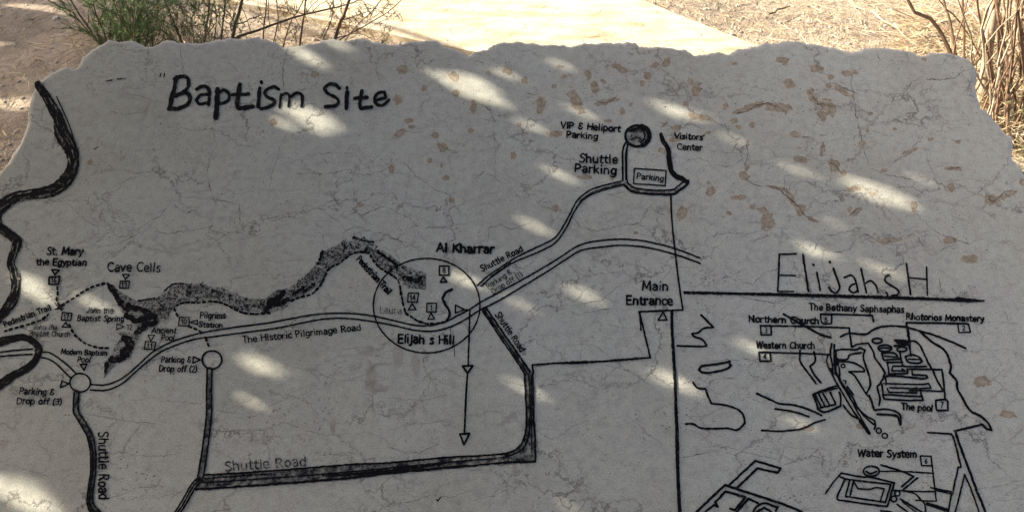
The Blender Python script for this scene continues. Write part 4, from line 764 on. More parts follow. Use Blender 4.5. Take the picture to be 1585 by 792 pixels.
# leader lines and site plan on the right
LD = [([(1176.6,504),(1240,505),(1314,507.3)],2.4),([(1314,507.3),(1318,537)],2.6),([(1174.7,545),(1240,546.6),(1284,548.4)],2.4),([(1270,486),(1310,486.8),(1350,488.2)],2.6),([(1350,488.2),(1351.8,497.7)],2.6),([(1402.4,499.2),(1446,499.8),(1498,501)],2.8),([(1402.4,499,3.6),(1405.6,518,4.6),(1409.4,550.7,3)],4),([(1440.8,705.8),(1445,743),(1449,775)],2.2),([(1449,775),(1416.7,773.7)],2),
 ([(1406.9,571),(1457.4,571.8)],2.8),([(1457.4,572),(1460,589),(1462.4,617.3)],2.8)]
for ix in ((0,1),(2,),(3,4),(5,6),(7,8),(9,10)):
    mb = MB()
    for q in ix: stroke(mb, LD[q][0], LD[q][1])
    part('leader_line', mb)
mb = MB()
PLAN = [([(1212.6,485.9),(1228.4,495.4),(1247.3,506),(1272.6,518.7),(1285.8,522)],3),([(1300.7,521),(1313.3,516),(1339.8,516.9),(1351,510.3),(1363.8,505.9),(1381.5,504.2),(1400.5,505.9),(1413,509),(1423.3,512.2),(1446,519),(1471.3,528.6),(1494,539)],2.8),
 ([(1423.3,512.2),(1433.4,521.7),(1443.5,529.9),(1456,537.4),(1465,547),(1470,560.8),(1471.3,568.4),(1469.6,577),(1480,589),(1481.4,601.6),(1490,616.7),(1496.5,629.3),(1505.4,638),(1515.5,642.6),(1528,653.3),(1534.4,665.3),(1526.8,662.8),(1519.2,656.5),(1494,662.8),(1477,666.6)],3.2),
 ([(1478,667),(1485,688),(1498,723),(1511.7,760),(1525,791.7),(1532,808)],3.6),([(1435,669),(1471.7,671),(1476.7,681.7),(1486.7,721.7)],2.6),([(1486.7,722.5),(1482.5,722.5),(1475,758)],2.6),([(1474.3,808),(1478.3,791.7),(1492.5,734),(1501.7,755),(1515,791.7),(1520,808)],2.5),
 (ell(1357,527.3,7.6,3.8,18),2.8),(ell(1369,539,10.5,5.2,20),2.6),([(1361.4,539.3),(1369,538),(1376.6,538.9)],2.2),([(1384.8,526.7),(1408,528.6)],4),([(1388,529.9),(1407,531)],4),([(1384,535.5),(1407,533)],3.6),(ell(1395.5,540.6,7.6,3.4,18),2.4),
 (closed([(1364.6,546.3),(1382.9,546.3),(1391.7,555.8),(1367.7,557)]),2.6),([(1369,551),(1386.7,552.6)],2.4),(closed([(1400.6,552),(1410.7,548.8),(1422,552),(1427,559),(1420.8,562),(1405.6,560)]),2.8),([(1405.6,555.8),(1424.5,555.8)],2.2),
 ([(1392.3,544.4),(1396,562),(1400.6,566.5),(1433.4,567)],2.6),([(1408,527.3),(1415.7,528),(1423.3,534.3),(1430.9,549.4),(1438.4,564.6),(1444.7,575),(1449.8,587.7),(1458.6,602.8)],2.8),([(1372,560.8),(1396.8,560.2)],2.6),([(1373.4,560.8),(1375.3,578.5),(1404.3,577.9),(1403.7,571)],2.7),
 ([(1399.3,566.5),(1381.6,566.5),(1379.7,573.4),(1400.6,574),(1395.5,570.7)],2.4),([(1411.3,574),(1412,579.5),(1433.4,580.7),(1435.3,583.9),(1425.8,585.8),(1395.5,582.4),(1371.5,582.4),(1361.4,594),(1357.6,599),(1361.4,615.5),(1360.2,627.4)],2.8),([(1370.3,583.9),(1370.9,595.3)],2.4),
 ([(1367.7,593.4),(1420.8,594.6),(1437.2,593.4),(1440.3,600.3),(1418.2,601),(1376.6,599.9)],2.4),([(1372.8,601),(1375.3,606.6),(1418.2,607.9),(1418.2,599)],2.3),([(1406.9,604),(1425.8,604),(1459.3,605.4)],2.3),([(1364.6,594),(1366.5,610.4),(1425.8,613.6),(1424,604)],2.6),([(1365.8,611.7),(1368.4,617.3),(1395.5,619.2),(1428.3,619.2),(1425.8,610.4)],2.6),
 ([(1345,611.7),(1352.6,634.4),(1370.3,633),(1385.4,636.3),(1393,643),(1393.6,656.5)],2.8),([(1357,640.7),(1385.4,642.6),(1390.5,649.5),(1392.7,657)],3.2),
 ([(1318.4,537.4),(1326,533),(1343.6,531),(1351,543),(1354.4,554.5),(1363.8,567),(1370,577),(1366.4,583)],2.6),([(1293,541.9),(1305.8,540.6),(1324.7,541),(1331,538),(1338.6,541.9),(1336,552),(1339.8,565.9),(1344.4,580),(1346.8,595.3),(1341,609)],2.8),
 ([(1333,545.7),(1315.9,548.8),(1310.8,555.8),(1298.2,557)],2.6),([(1297,559.5),(1318.4,560.8),(1336,569.6),(1337.3,574.7),(1313.5,575)],2.6),([(1313.5,575),(1323.4,582.6),(1341,610.4),(1346,614),(1352.5,633)],2.6),(ell(1304.5,566,3,2.8,12),1.9),
 ([(1286.8,531.8),(1285,548),(1288,563),(1289,580)],2.6),([(1291.2,533),(1290.6,550.7),(1292,568),(1294,580)],2.6),([(1293,543),(1293.5,560),(1293,578)],3.4),([(1295.7,556),(1296,564)],5),([(1298,567),(1300,580)],2.2),([(1281,550.7),(1279.2,558.3),(1281.8,568.4),(1285.6,575)],2.2),
 ([(1285.6,570),(1289.3,582.6),(1297,596.5),(1305.8,611.7),(1318.4,633),(1331,650.8),(1343.6,669.7)],2.6),([(1292,570),(1298,586.4),(1308.3,604),(1321,624),(1337.3,640.7),(1353.7,650.8),(1354.4,658.4),(1352.5,664)],2.6),([(1298.8,570),(1300.7,589),(1318.4,613),(1326,628),(1338,644),(1352.5,657)],2.5),([(1305.8,596.5),(1318.4,620.5),(1326,635.7),(1346,669.7)],2.4),
 ([(1305,589),(1309,589),(1308.3,594)],1.9),([(1305,626.8),(1315.9,640.7),(1326,647)],2.8),([(1310.8,597.8),(1320.3,610.4)],2.6),([(1331,651),(1345,670)],5),(ell(1359.7,666.2,4,3.8,14),2.1),(ell(1369,674,4.3,3.6,14),2.1),
 ([(1257.8,610.4),(1278,602),(1295.7,596.5)],2.8),([(1257.8,610.4),(1264,625.6),(1265.4,633),(1276.7,637.6),(1300.7,628),(1300.7,614),(1298.8,606.6)],2.9),([(1260,609),(1295.7,600.3)],2.6),([(1261,610.4),(1270.4,629.3)],2.6),([(1266.6,609),(1276.7,629.3)],2.6),([(1273,608),(1283,625.6)],2.6),([(1284.3,606.6),(1293,624.3)],2.6),([(1269,630.6),(1293,625.6)],2.8),
 ([(1238.2,541.9),(1238.2,558.3),(1245,569.6),(1254,581.4),(1262.8,593.4)],2.8),([(1259.7,544.4),(1261.6,558.3),(1253.6,567)],2.9),([(1253.6,567),(1260.3,580),(1270.4,592)],2.9),
 ([(1170.8,608.8),(1186.7,615.6),(1206.4,624.2),(1229,626.6),(1252.7,633.8),(1271.7,642.6)],2.8),([(1199.5,632.3),(1227.6,636.8),(1251.8,644.4)],2.8),([(1178.3,665.6),(1209.4,666.7),(1239.7,663.3),(1260,654.2),(1276.7,649)],2.6),
 ([(1085,487.4),(1104,506.4)],3.0),([(1104,506.4),(1089.7,507.9),(1080.6,514.7),(1070.8,516.2)],2.7),([(1070.8,516.2),(1074.5,520.8),(1086.7,525.3),(1093.5,534.4)],2.7),([(1093.5,535.2),(1085,536),(1048,535)],2.7),
 ([(1129.8,559.4),(1111,563),(1088,566),(1082,571.5),(1086.7,576),(1100,576.4),(1123,571.5),(1131.4,565.5),(1129,563)],3.3),([(1072.3,591.4),(1079,599.7),(1092,602),(1095.8,613.3),(1101,624),(1124.5,627),(1141,633),(1150.3,642),(1152.6,654.2),(1141,664.8),(1126,662.6),(1088,662.6),(1073,655.8),(1061,655.8)],2.8),
 ([(1129.4,749.3),(1168.8,712.6),(1208,724.3),(1203.6,731),(1171.8,724.3),(1140,754.6)],3.2),([(1062,808),(1077.9,791.7),(1121.8,750),(1161,763),(1206.7,778),(1238.5,791),(1246,806)],3.6),([(1074,806),(1091.5,791.7),(1105,781),(1111,783.4),(1106.7,776.5),(1123,759.9),(1153.6,769),(1137,788.7),(1129.4,786.4)],3.2),
 ([(1128,806),(1140,791.7),(1158,771),(1173,778)],3.4),([(1162,806),(1165.8,791.7),(1171.8,782.6),(1184,778),(1196,782.6),(1203.6,784),(1200.6,790)],3.2),([(1169,802),(1171.8,791.7),(1182.4,784.9),(1193,791.7),(1196,802)],3.4),([(1279.4,758.4),(1277.8,763.6)],2.2)]
for l, w in PLAN: stroke(mb, l, w, corner=52)
part('site_plan', mb, root, 'tangled black line drawing of the hill with its churches and pools')
mb = MB()
for l, w in [([(1363.3,728.7),(1398,729),(1442.5,731.7)],2.2),([(1363.3,719),(1393,728),(1414,736.7),(1395,752.5)],2.7),([(1420,739),(1398,756.7)],2.7),([(1381.7,758),(1425,760),(1445,760)],2.1),([(1398,759),(1415,763),(1424,772),(1430,778),(1432.5,791.7),(1434,806)],2.4),([(1435,779),(1466.7,789)],5),([(1440,754),(1475,761)],2.2),([(1447.5,758),(1474,764)],2.4),([(1472.5,764),(1468,788),(1465,804)],2.6),
 (ell(1348.3,728.7,12.3,7.8,24),2.6),([(1340,729),(1346.7,732.5),(1356.7,729)],2.6),([(1338.3,737.5),(1351.7,739),(1384,746.7),(1373.3,782.5),(1361.7,782),(1298.3,773.3),(1295.8,767.5),(1307.5,741.7)],2.8),([(1337.5,738.3),(1301.7,731.7)],2.6),([(1301.7,731.7),(1290,745),(1277.5,763.3)],2.2),([(1299,736.7),(1315,741.7),(1378.3,749),(1370,776.7),(1308.3,767.5),(1315,741.7)],2.6),
 ([(1320.8,743.3),(1315,768.3)],2.4),([(1320.8,745),(1327.5,755.8),(1345,756.7),(1355,754),(1368.3,755.8),(1361.7,775.8)],2.3),(ell(1388.3,763,4,4,12),2.4),(ell(1383,771.5,4.6,4.4,12),2.4),([(1393,771.7),(1425,791),(1440,800)],2.6),([(1388,780),(1403,791),(1412,798)],2.6),([(1396,776),(1420,794)],1.6),([(1363,790),(1378,792),(1390,799)],3)]: stroke(mb, l, w, corner=52)
part('site_plan', mb, root, 'line drawing of the basin and pipes under Water System')

# ------------------------------------------------------------------ straw and litter (nobody could count it)
def straw_mesh(count, sampler, lmin, lmax, wmin, wmax, lift, mats_p):
    mb = MB()
    for i in range(count):
        x, y = sampler()
        z = (0.017 if on_path(x, y) else gh(x, y)) + rng.random() * lift
        a = rng.uniform(0, 6.283); l = rng.uniform(lmin, lmax) * (0.6 + rng.random()); w = rng.uniform(wmin, wmax); k = rng.normal(0, .35); tl = rng.normal(0, .22) if lift > 0.02 else rng.normal(0, .05)
        pts = []
        for t in (0, .5, 1):
            aa = a + k * t; pts.append(Vector((x + math.cos(aa) * l * (t - .5), y + math.sin(aa) * l * (t - .5), z + abs(tl) * l * t + 0.002)))
        n2 = Vector((-math.sin(a), math.cos(a), rng.normal(0, .5))).normalized() * w / 2
        mb.add([pts[0] - n2, pts[0] + n2, pts[1] + n2, pts[1] - n2, pts[2] + n2 * .4, pts[2] - n2 * .4], [(0, 1, 2, 3), (3, 2, 4, 5)], int(rng.choice(len(mats_p), p=mats_p)))
    return mb
def in_view_ground(x0, x1, y0, y1, keep):
    def f():
        while True:
            px, py = rng.uniform(x0, x1), rng.uniform(y0, y1); p = ground_at(px, py)
            if keep(p.x, p.y): return p.x, p.y
    return f
offpath = lambda x, y: not on_path(x, y)
mb = straw_mesh(10000, in_view_ground(960, 1680, -40, 330, offpath), .018, .062, .0014, .0036, .02, [.5, .35, .15])
m2 = straw_mesh(2600, in_view_ground(1380, 1640, 20, 260, offpath), .08, .2, .002, .004, .10, [.45, .35, .2]); b0 = len(mb.v); mb.v += m2.v; mb.f += [tuple(i + b0 for i in f) for f in m2.f]; mb.m += m2.m
m2 = straw_mesh(260, in_view_ground(560, 1160, -40, 90, on_path), .015, .05, .0014, .003, .002, [.1, .5, .4]); b0 = len(mb.v); mb.v += m2.v; mb.f += [tuple(i + b0 for i in f) for f in m2.f]; mb.m += m2.m
tag(mb.build('dry_straw', M_STRAW), 'bleached dry straw scattered over the sunny ground right of the path', 'straw', kind='stuff')
mb = straw_mesh(2600, in_view_ground(-140, 620, -40, 320, offpath), .02, .08, .0018, .004, .012, [.22, .38, .40])
m2 = straw_mesh(700, in_view_ground(112, 345, 36, 96, offpath), .05, .12, .0016, .003, .10, [.35, .45, .2]); b0 = len(mb.v); mb.v += m2.v; mb.f += [tuple(i + b0 for i in f) for f in m2.f]; mb.m += m2.m
m2 = straw_mesh(420, in_view_ground(345, 600, 30, 96, offpath), .05, .12, .0016, .003, .09, [.3, .45, .25]); b0 = len(mb.v); mb.v += m2.v; mb.f += [tuple(i + b0 for i in f) for f in m2.f]; mb.m += m2.m
tag(mb.build('leaf_litter', M_STRAW), 'brown litter and straw on the shaded ground left of the slab', 'litter', kind='stuff')
mb = MB()
def pebble(mb, p, r, sq):
    vs = []; fs = []; n, m = 6, 4; sd = rng.uniform(0, 50)
    for j in range(m + 1):
        for i in range(n):
            th = 6.283 * i / n; ph = math.pi * j / m; d = Vector((math.sin(ph) * math.cos(th), math.sin(ph) * math.sin(th) * sq, math.cos(ph) * .6)); vs.append(p + d * r * (1 + .35 * mnoise.noise(d * 1.7 + Vector((sd, 0, 0)))))
    for j in range(m):
        for i in range(n): fs.append((j * n + i, (j + 1) * n + i, (j + 1) * n + (i + 1) % n, j * n + (i + 1) % n))
    mb.add(vs, fs)
for (a, b, c_, d_, n) in ((-140, 620, -40, 320, 520), (960, 1640, -40, 280, 420)):
    f = in_view_ground(a, b, c_, d_, offpath)
    for i in range(n):
        x, y = f(); pebble(mb, Vector((x, y, gh(x, y) + .001)), rng.uniform(.003, .011) * (1 + 1.2 * (rng.random() > .95)), rng.uniform(.7, 1.1))
tag(mb.build('gravel', M_PEBBLE), 'loose pebbles and grit on the soil', 'gravel', kind='stuff')

# ------------------------------------------------------------------ shrubs
def bend(a, b, n, amp, seed):
    a, b = Vector(a), Vector(b); out = []
    for i in range(n + 1):
        t = i / n; e = math.sin(math.pi * min(1, t * 1.1)) * amp
        out.append(a.lerp(b, t) + Vector((mnoise.noise((t * 3, seed, 0)), mnoise.noise((t * 3, seed, 4)), .3 * mnoise.noise((t * 3, seed, 8)))) * e)
    return out
def traced(pxs, y0, y1, extend=0.5):
    """stem through traced points; from the ground behind the slab up to above the picture"""
    n = len(pxs); pts = [at_y(px, py, y0 + (y1 - y0) * i / max(1, n - 1)) for i, (px, py) in enumerate(pxs)]
    d = (pts[1] - pts[0]).normalized(); k = pts[0].z / max(.2, d.z) if d.z > 0.2 else pts[0].z
    base = pts[0] - d * min(k, 0.9); base.z = -0.02
    e = (pts[-1] - pts[-2]).normalized(); tip = pts[-1] + (e + Vector((0, 0, .25))).normalized() * extend
    return [base] + pts + [tip]
def twiggy(mbw, mbl, stem, r0, n_twig, tl, leaf_n, leaf_w, seed, mats):
    c = catmull(stem, .03); n = len(c); rd = [r0 * (1 - .8 * i / n) for i in range(n)]
    tube(mbw, c, rd, 6)
    for k in range(n_twig):
        i = int(rng.uniform(.15, .95) * (n - 1)); p = c[i]; d = (c[min(i + 1, n - 1)] - c[max(0, i - 1)]).normalized()
        dr = (d * rng.uniform(.4, 1) + Vector((rng.normal(), rng.normal(), rng.normal() * .5)).normalized() * .8).normalized(); l = tl * rng.uniform(.4, 1.2)
        tw = bend(p, p + dr * l, 6, l * .22, rng.uniform(0, 90)); tube(mbw, tw, [rd[i] * .38 * (1 - .7 * j / 6) + .0004 for j in range(7)], 4)
        for q in range(2):
            j = int(rng.integers(2, 6)); dd = (dr + Vector((rng.normal(), rng.normal(), rng.normal())) * .6).normalized(); t2 = bend(tw[j], tw[j] + dd * l * .45, 4, l * .1, rng.uniform(0, 90)); tube(mbw, t2, [rd[i] * .16 + .0003] * 5, 3)
            for u in range(leaf_n):
                needle(mbl, t2[int(rng.integers(0, 5))], dd, leaf_w, mats)
        for u in range(leaf_n): needle(mbl, tw[int(rng.integers(1, 7))], dr, leaf_w, mats)
def needle(mb, p, d, w, mats):
    dd = (d * .8 + Vector((rng.normal(), rng.normal(), rng.normal())) * .55).normalized(); l = rng.uniform(.008, .022)
    s = dd.cross(Vector((rng.normal(), rng.normal(), rng.normal()))).normalized() * w * rng.uniform(.6, 1.2)
    q = p + Vector((rng.normal(), rng.normal(), rng.normal())) * .003
    mb.add([q, q + dd * l * .5 + s, q + dd * l, q + dd * l * .5 - s], [(0, 1, 2, 3)], int(rng.choice(2, p=mats)))

def feather(mbl, mbw, p, d, l, seed, dense):
    pl = bend(p, p + d * l + Vector((0, 0, -.06 * l)), 10, l * .15, seed); tube(mbw, pl, [.0016 * (1 - .07 * j) for j in range(11)], 3)
    for k in range(dense):
        i = int(rng.integers(1, 11)); dd = ((pl[i] - pl[i - 1]).normalized() + Vector((rng.normal(), rng.normal(), rng.normal())) * .6).normalized(); ln = rng.uniform(.012, .034)
        s = dd.cross(Vector((rng.normal(), rng.normal(), rng.normal()))).normalized() * rng.uniform(.0007, .0013)
        q = pl[i] + Vector((rng.normal(), rng.normal(), rng.normal())) * .002
        mb_i = int(rng.random() > .62); mbl.add([q - s, q + s, q + dd * ln + s * .5, q + dd * ln - s * .5], [(0, 1, 2, 3)], mb_i)

# green feathery shrub
YB = 3.05
bs = at_y(190, 96, YB); bs.z = 0
sh = empty('feathery_shrub', bs); tag(sh, 'green feathery shrub rising behind the upper left edge of the slab', 'shrub')
mw, ml = MB(), MB(); inv = Matrix.Translation(-bs)
for k in range(14):
    px = rng.uniform(124, 246); top_p = at_y(px + rng.normal(0, 10), rng.uniform(-110, 20), YB + rng.normal(0, .12)); b0 = bs + Vector((rng.normal(0, .05), rng.normal(0, .05), 0))
    st = bend(b0, top_p, 14, .05, k * 3.3); tube(mw, st, [.005 * (1 - .055 * j) for j in range(15)], 5)
    for q in range(20):
        i = int(rng.integers(3, 15)); d = ((st[min(i, 14)] - st[i - 1]).normalized() * .9 + Vector((rng.normal(), rng.normal(), rng.normal() * .5)) * .42).normalized()
        feather(ml, mw, st[i], d, rng.uniform(.06, .16), rng.uniform(0, 99), 28)
for px, sp_, in ((262, 1), (300, 1), (280, 1), (318, 1), (240, 1), (345, 1)):
    b0 = at_y(px, 80, 3.1); 
    for q in range(22): feather(ml, mw, b0 + Vector((rng.normal(0, .04), rng.normal(0, .06), rng.uniform(-.05, .22))), Vector((rng.normal(0, .4), rng.normal(0, .4), 1)).normalized(), rng.uniform(.05, .12), rng.uniform(0, 99), 16)
for m in (mw, ml): m.v = [inv @ Vector(v) for v in m.v]
mw.build('stem', M_BARKG, sh); ml.build('foliage', M_GREEN, sh)

def shrub(name, label, cat, stems, leafp, bark, y0, leaf_n=2, n_tw=9, tl=.16, group=None, wisps=()):
    base = at_y(sum(s[0][0][0] for s in stems) / len(stems), 80, y0); base.z = 0
    e = empty(name, base); tag(e, label, cat, group); mw, ml = MB(), MB(); inv = Matrix.Translation(-base)
    for i, (px, r0, dy) in enumerate(stems):
        twiggy(mw, ml, traced(px, y0 + dy, y0 + dy + .05), r0, n_tw, tl, leaf_n, .0019, i, leafp)
    mf = MB()
    for px, n_, sp_ in wisps:
        for q in range(n_): feather(mf, mw, at_y(px + rng.normal(0, sp_), rng.uniform(10, 80), y0 + rng.normal(0, .05)), Vector((rng.normal(0, .5), rng.normal(0, .4), 1)).normalized(), rng.uniform(.05, .12), rng.uniform(0, 99), 14)
    for m in (mw, ml, mf): m.v = [inv @ Vector(v) for v in m.v]
    mw.build('stem', bark, e)
    if mf.v: mf.build('foliage', M_OLIVE if px > 380 else M_GREEN, e)
    if ml.v: ml.build('leaf_spray', M_TWIGLEAF, e)
    return e
shrub('twiggy_shrub', 'thin stemmed twiggy shrub with sparse dull leaves beside the green feathery shrub', 'shrub',
      [([(279, 60), (267, 30), (254, 0)], .0055, 0), ([(317, 59), (321, 30), (324.5, 0)], .006, .1), ([(343, 56), (346, 28), (348.5, 0)], .0045, .0), ([(361, 54), (367, 28), (375, 0)], .009, .05), ([(146, 56), (128, 30), (108, -2)], .0045, -.02), ([(214, 60), (220, 32), (247, 0)], .004, 0), ([(332, 60), (335, 30), (331, 0)], .003, .1), ([(300, 62), (297, 30), (303, 0)], .003, .06)], [.8, .2], M_BARKG, 3.12, 6, 13, .13, wisps=((265, 12, 12), (305, 16, 14), (350, 9, 14)))
shrub('twiggy_shrub', 'reddish twiggy shrub with a slanting branch standing in front of the pale path', 'shrub',
      [([(407.6, 56), (410, 28), (412.6, 0)], .004, 0), ([(464.4, 68), (469, 34), (473, 0)], .005, .05), ([(518.7, 60), (528, 32), (540, 2)], .0085, .02), ([(529, 60), (577, 33), (624, -2)], .0035, .0), ([(535, 62), (556, 36), (590, 0)], .003, .1), ([(440, 66), (452, 30), (470, 0)], .003, .1), ([(500, 60), (512, 34), (516, 0)], .003, .12), ([(424, 64), (430, 34), (428, 0)], .003, .14)], [.5, .5], M_BARKR, 3.2, 5, 12, .15, wisps=((425, 10, 20), (500, 12, 20), (560, 12, 22), (600, 7, 16)))
# slanting cross branch of its own clump
mw, ml = MB(), MB(); bp = [at_y(400, 47, 3.22), at_y(460, 26, 3.22), at_y(531, 9, 3.24), at_y(560, -3, 3.25), at_y(600, -40, 3.28)]
base = at_y(360, 62, 3.22); bse = base.copy(); bse.z = 0
e = empty('fallen_branch', bse); tag(e, 'long slanting dead branch leaning across the reddish shrub', 'branch')
gp = Vector((base.x - .12, 3.22, -.01)); pts = [gp, base] + bp; twiggy(mw, ml, pts, .007, 12, .14, 1, .001, 5, [.5, .5]); mw.v = [Vector(v) - bse for v in mw.v]; mw.build('bough', M_BARKG, e)

# bare bent sapling and reddish stem clump on the right
shrub('bare_sapling', 'bent bare sapling leaning left of the dry stem clump', 'sapling',
      [([(1473, 86), (1453, 45), (1440, 29), (1420, 21), (1404, -2)], .010, 0), ([(1479, 84), (1474, 50), (1467, 20), (1460, -2)], .006, .03), ([(1492, 88), (1492, 40), (1490, -2)], .006, .06), ([(1512, 78), (1495, 48), (1475, 22), (1452, -2)], .004, .04)], [.2, .8], M_BARKR, 3.0, 0, 6, .14)
cb = ground_at(1560, 205); cb = Vector((cb.x, cb.y, 0))
e = empty('dry_stem_clump', cb); tag(e, 'dense clump of reddish brown dry stems behind the right edge of the slab', 'shrub')
mw, ms_, mt = MB(), MB(), MB()
for k in range(50):
    b0 = cb + Vector((rng.normal(0, .12), rng.normal(0, .10), -.02)); tp = at_y(1460 + 260 * rng.random() ** .8, rng.uniform(-190, -10), cb.y + rng.uniform(-.22, .28))
    c = bend(b0, tp, 12, .07, k * 2.1); r0 = rng.uniform(.003, .0078); tube(mw, c, [r0 * (1 - .05 * j) for j in range(13)], 5, int(rng.random() > .62))
    if rng.random() > .55:
        j = int(rng.integers(4, 11)); d = (c[j] - c[j - 1]).normalized() + Vector((rng.normal(), rng.normal(), rng.normal())) * .5; t = bend(c[j], c[j] + d.normalized() * .2, 5, .03, k); tube(mw, t, [r0 * .4 * (1 - .12 * q) for q in range(6)], 4)
mw.v = [Vector(v) - cb for v in mw.v]; mw.build('stem', [M_BARKR, M_BARKP], e)
st0 = ground_at(1512, 178); st0 = Vector((st0.x, st0.y, -.03)); tp = [at_y(1519, 148, st0.y + .0), at_y(1528, 90, st0.y + .02), at_y(1538, 30, st0.y + .05), at_y(1546, -20, st0.y + .08), at_y(1560, -120, st0.y + .1)]
c = catmull([st0] + tp, .04); n = len(c); mk = MB(); tube(mk, [p + Vector((mnoise.noise(p * 6), mnoise.noise(p * 6 + Vector((4, 0, 0))), 0)) * .008 for p in c], [.021 * (1 - .35 * i / n) * (1 + .18 * mnoise.noise((i * .5, 0, 0))) for i in range(n)], 9)
mk.v = [Vector(v) - cb for v in mk.v]; mk.build('trunk', M_BARKP, e, smooth=True)
for k in range(900):                                        # thatch of old grass at its foot
    b0 = cb + Vector((rng.normal(-.06, .2), rng.normal(0, .17), rng.uniform(0, .03))); d = Vector((rng.normal(), rng.normal(), abs(rng.normal()) * .7 + .1)).normalized(); l = rng.uniform(.08, .26)
    c = bend(b0, b0 + d * l - Vector((0, 0, .03)), 4, .03, k); s = d.cross(Vector((rng.normal(), rng.normal(), rng.normal()))).normalized() * rng.uniform(.001, .0022); vs = []
    for j, p in enumerate(c): vs += [p - s * (1 - .15 * j), p + s * (1 - .15 * j)]
    mt.add(vs, [(2 * j, 2 * j + 1, 2 * j + 3, 2 * j + 2) for j in range(4)], int(rng.choice(3, p=[.4, .35, .25])))
mo, mo2 = MB(), MB()
for k in range(60):
    b0 = cb + Vector((rng.normal(.0, .16), rng.normal(-.05, .15), rng.uniform(.02, .28))); feather(mo, mo2, b0, Vector((rng.normal(), rng.normal(), abs(rng.normal()) + .3)).normalized(), rng.uniform(.05, .12), rng.uniform(0, 99), 12)
mo.v = [Vector(v) - cb for v in mo.v]; mo.build('foliage', M_OLIVE, e)
mt.v = [Vector(v) - cb for v in mt.v]; mt.build('dead_grass', M_STRAW, e)
# a few fallen sticks in the straw
for i, (a, b, r, lab) in enumerate([((1350, 18), (1422, 72), .0045, 'pale fallen stick lying in the straw'), ((1560, 172), (1592, 215), .011, 'thick pale broken stick at the foot of the dry clump'), ((1190, 22), (1222, 10), .005, 'short dark twig lying near the path edge')]):
    A, B = ground_at(*a, .03), ground_at(*b, .03); mk = MB(); c = bend(A, B, 8, .03, i * 5 + 2); c = [p - A for p in c]; tube(mk, c, [r * (1 - .05 * j) for j in range(9)], 6)
    o = mk.build('fallen_stick', M_BARKP if i < 2 else M_BARKG); o.location = A; tag(o, lab, 'stick')

# ------------------------------------------------------------------ the tree that shades the slab (stands outside the picture, up-sun)
DAP = [(478,86,28,9,22),(512,68,22,10,15),(482,181,44,13,19),(726,137,62,11,23),(825,196,28,8,20),(900,173,22,7,20),(1050,174,36,9,18),(832,351,30,10,24),(868,268,34,8,20),(1362,299,52,13,19),(1258,385,24,9,24),(1356,415,44,9,17),
 (718,432,17,11,30),(903,455,26,12,26),(818,474,30,12,26),(398,564,23,12,16),(43,433,16,10,32),(64,459,20,9,28),(141,468,20,9,26),(817,603,26,9,20),(1040,590,36,11,22),(36,766,86,20,27),(882,786,18,8,20),(1172,540,34,8,14),(388,620,16,7,15),(1242,655,24,8,20),(1136,216,26,8,18),(945,205,14,6,20),(780,112,18,7,30),(1225,260,40,8,20),(1480,330,26,8,18),(870,100,24,7,18),(1290,345,16,6,20)]
FAINT = {825,900,868,882,1172,388,1242,1136,945,780,1225,1480,870,1290}
FULL = {482, 726, 478, 1362, 398, 40}
DAP = [(x, y, a * (.60 if x in FAINT else .95 if x in FULL else .74), b * (.37 if x in FAINT else .86 if x in FULL else .59), t) for x, y, a, b, t in DAP]
for x, y, a, b, t in list(DAP):                             # neighbouring smaller gaps, so that the spots overlap unevenly
    for q in range(int(rng.integers(0, 3))): DAP.append((x + rng.normal(0, a * .9), y + rng.normal(0, b * 1.3), a * rng.uniform(.15, .32), b * rng.uniform(.2, .4), t + rng.normal(0, 8)))
def in_dapple(P, grow):
    pp = to_px(P)
    for x, y, a, b, t in DAP:
        c, s = math.cos(R(t)), math.sin(R(t)); dx, dy = pp[0] - x, pp[1] - y
        if ((dx * c + dy * s) / (a * grow)) ** 2 + ((-dx * s + dy * c) / (b * grow)) ** 2 < 1: return True
    return False
def slab_hit(p): t = (p - P0).dot(SN) / SDIR.dot(SN); return p - SDIR * t
tr_base = Vector((-3.8, 4.1, -.02)); tree = empty('shade_tree', tr_base); tag(tree, 'broad leafy tree left of the slab throwing dappled shade over it', 'tree')
mk = MB(); fork = Vector((-3.65, 3.95, 1.75)); TOP = Vector((-3.5, 3.7, 3.5)); tc_ = catmull([tr_base, Vector((-3.78, 4.05, .8)), fork, Vector((-3.62, 3.85, 2.6)), TOP], .1); tube(mk, tc_, [.14 * (1 - .6 * i / len(tc_)) for i in range(len(tc_))], 9)
lf = MB()
def leaf(p, size):
    a = rng.uniform(0, 6.283); nrm = Vector((rng.normal(), rng.normal(), rng.normal() + .5)).normalized(); u = nrm.cross(Vector((math.cos(a), math.sin(a), .2))).normalized(); v = nrm.cross(u)
    l, w = size * rng.uniform(.8, 1.3), size * rng.uniform(.35, .55)
    return [p - u * l * .5, p - u * l * .1 + v * w * .5 + nrm * .004, p + u * l * .5, p - u * l * .1 - v * w * .5 + nrm * .004]
ulim = (float(L[:, 0].min()) - .1, float(L[:, 0].max()) + .12); vlim = (float(L[:, 1].min()) - .05, float(L[:, 1].max()) + .10)
cand = []
for i in range(26000):
    u, v = rng.uniform(*ulim), rng.uniform(*vlim); t = rng.uniform(2.1, 3.3 - .35 * (u > 0.3)) + .25 * mnoise.noise((u * 2, v * 2, 0)); p = SLAB_M @ Vector((u, v, 0)) + SDIR * t
    if mnoise.noise((u * 2.6 + 9, v * 6.5 + u * 2.2, 4.4)) > .30 and u > 0.1 and v > 0 and rng.random() < .45: continue      # thinner places in the crown
    gq = p - SDIR * (p.z / SDIR.z)
    if gq.y > 3.1 and to_px(gq)[0] > 380: continue
    cand.append(leaf(p, .06))
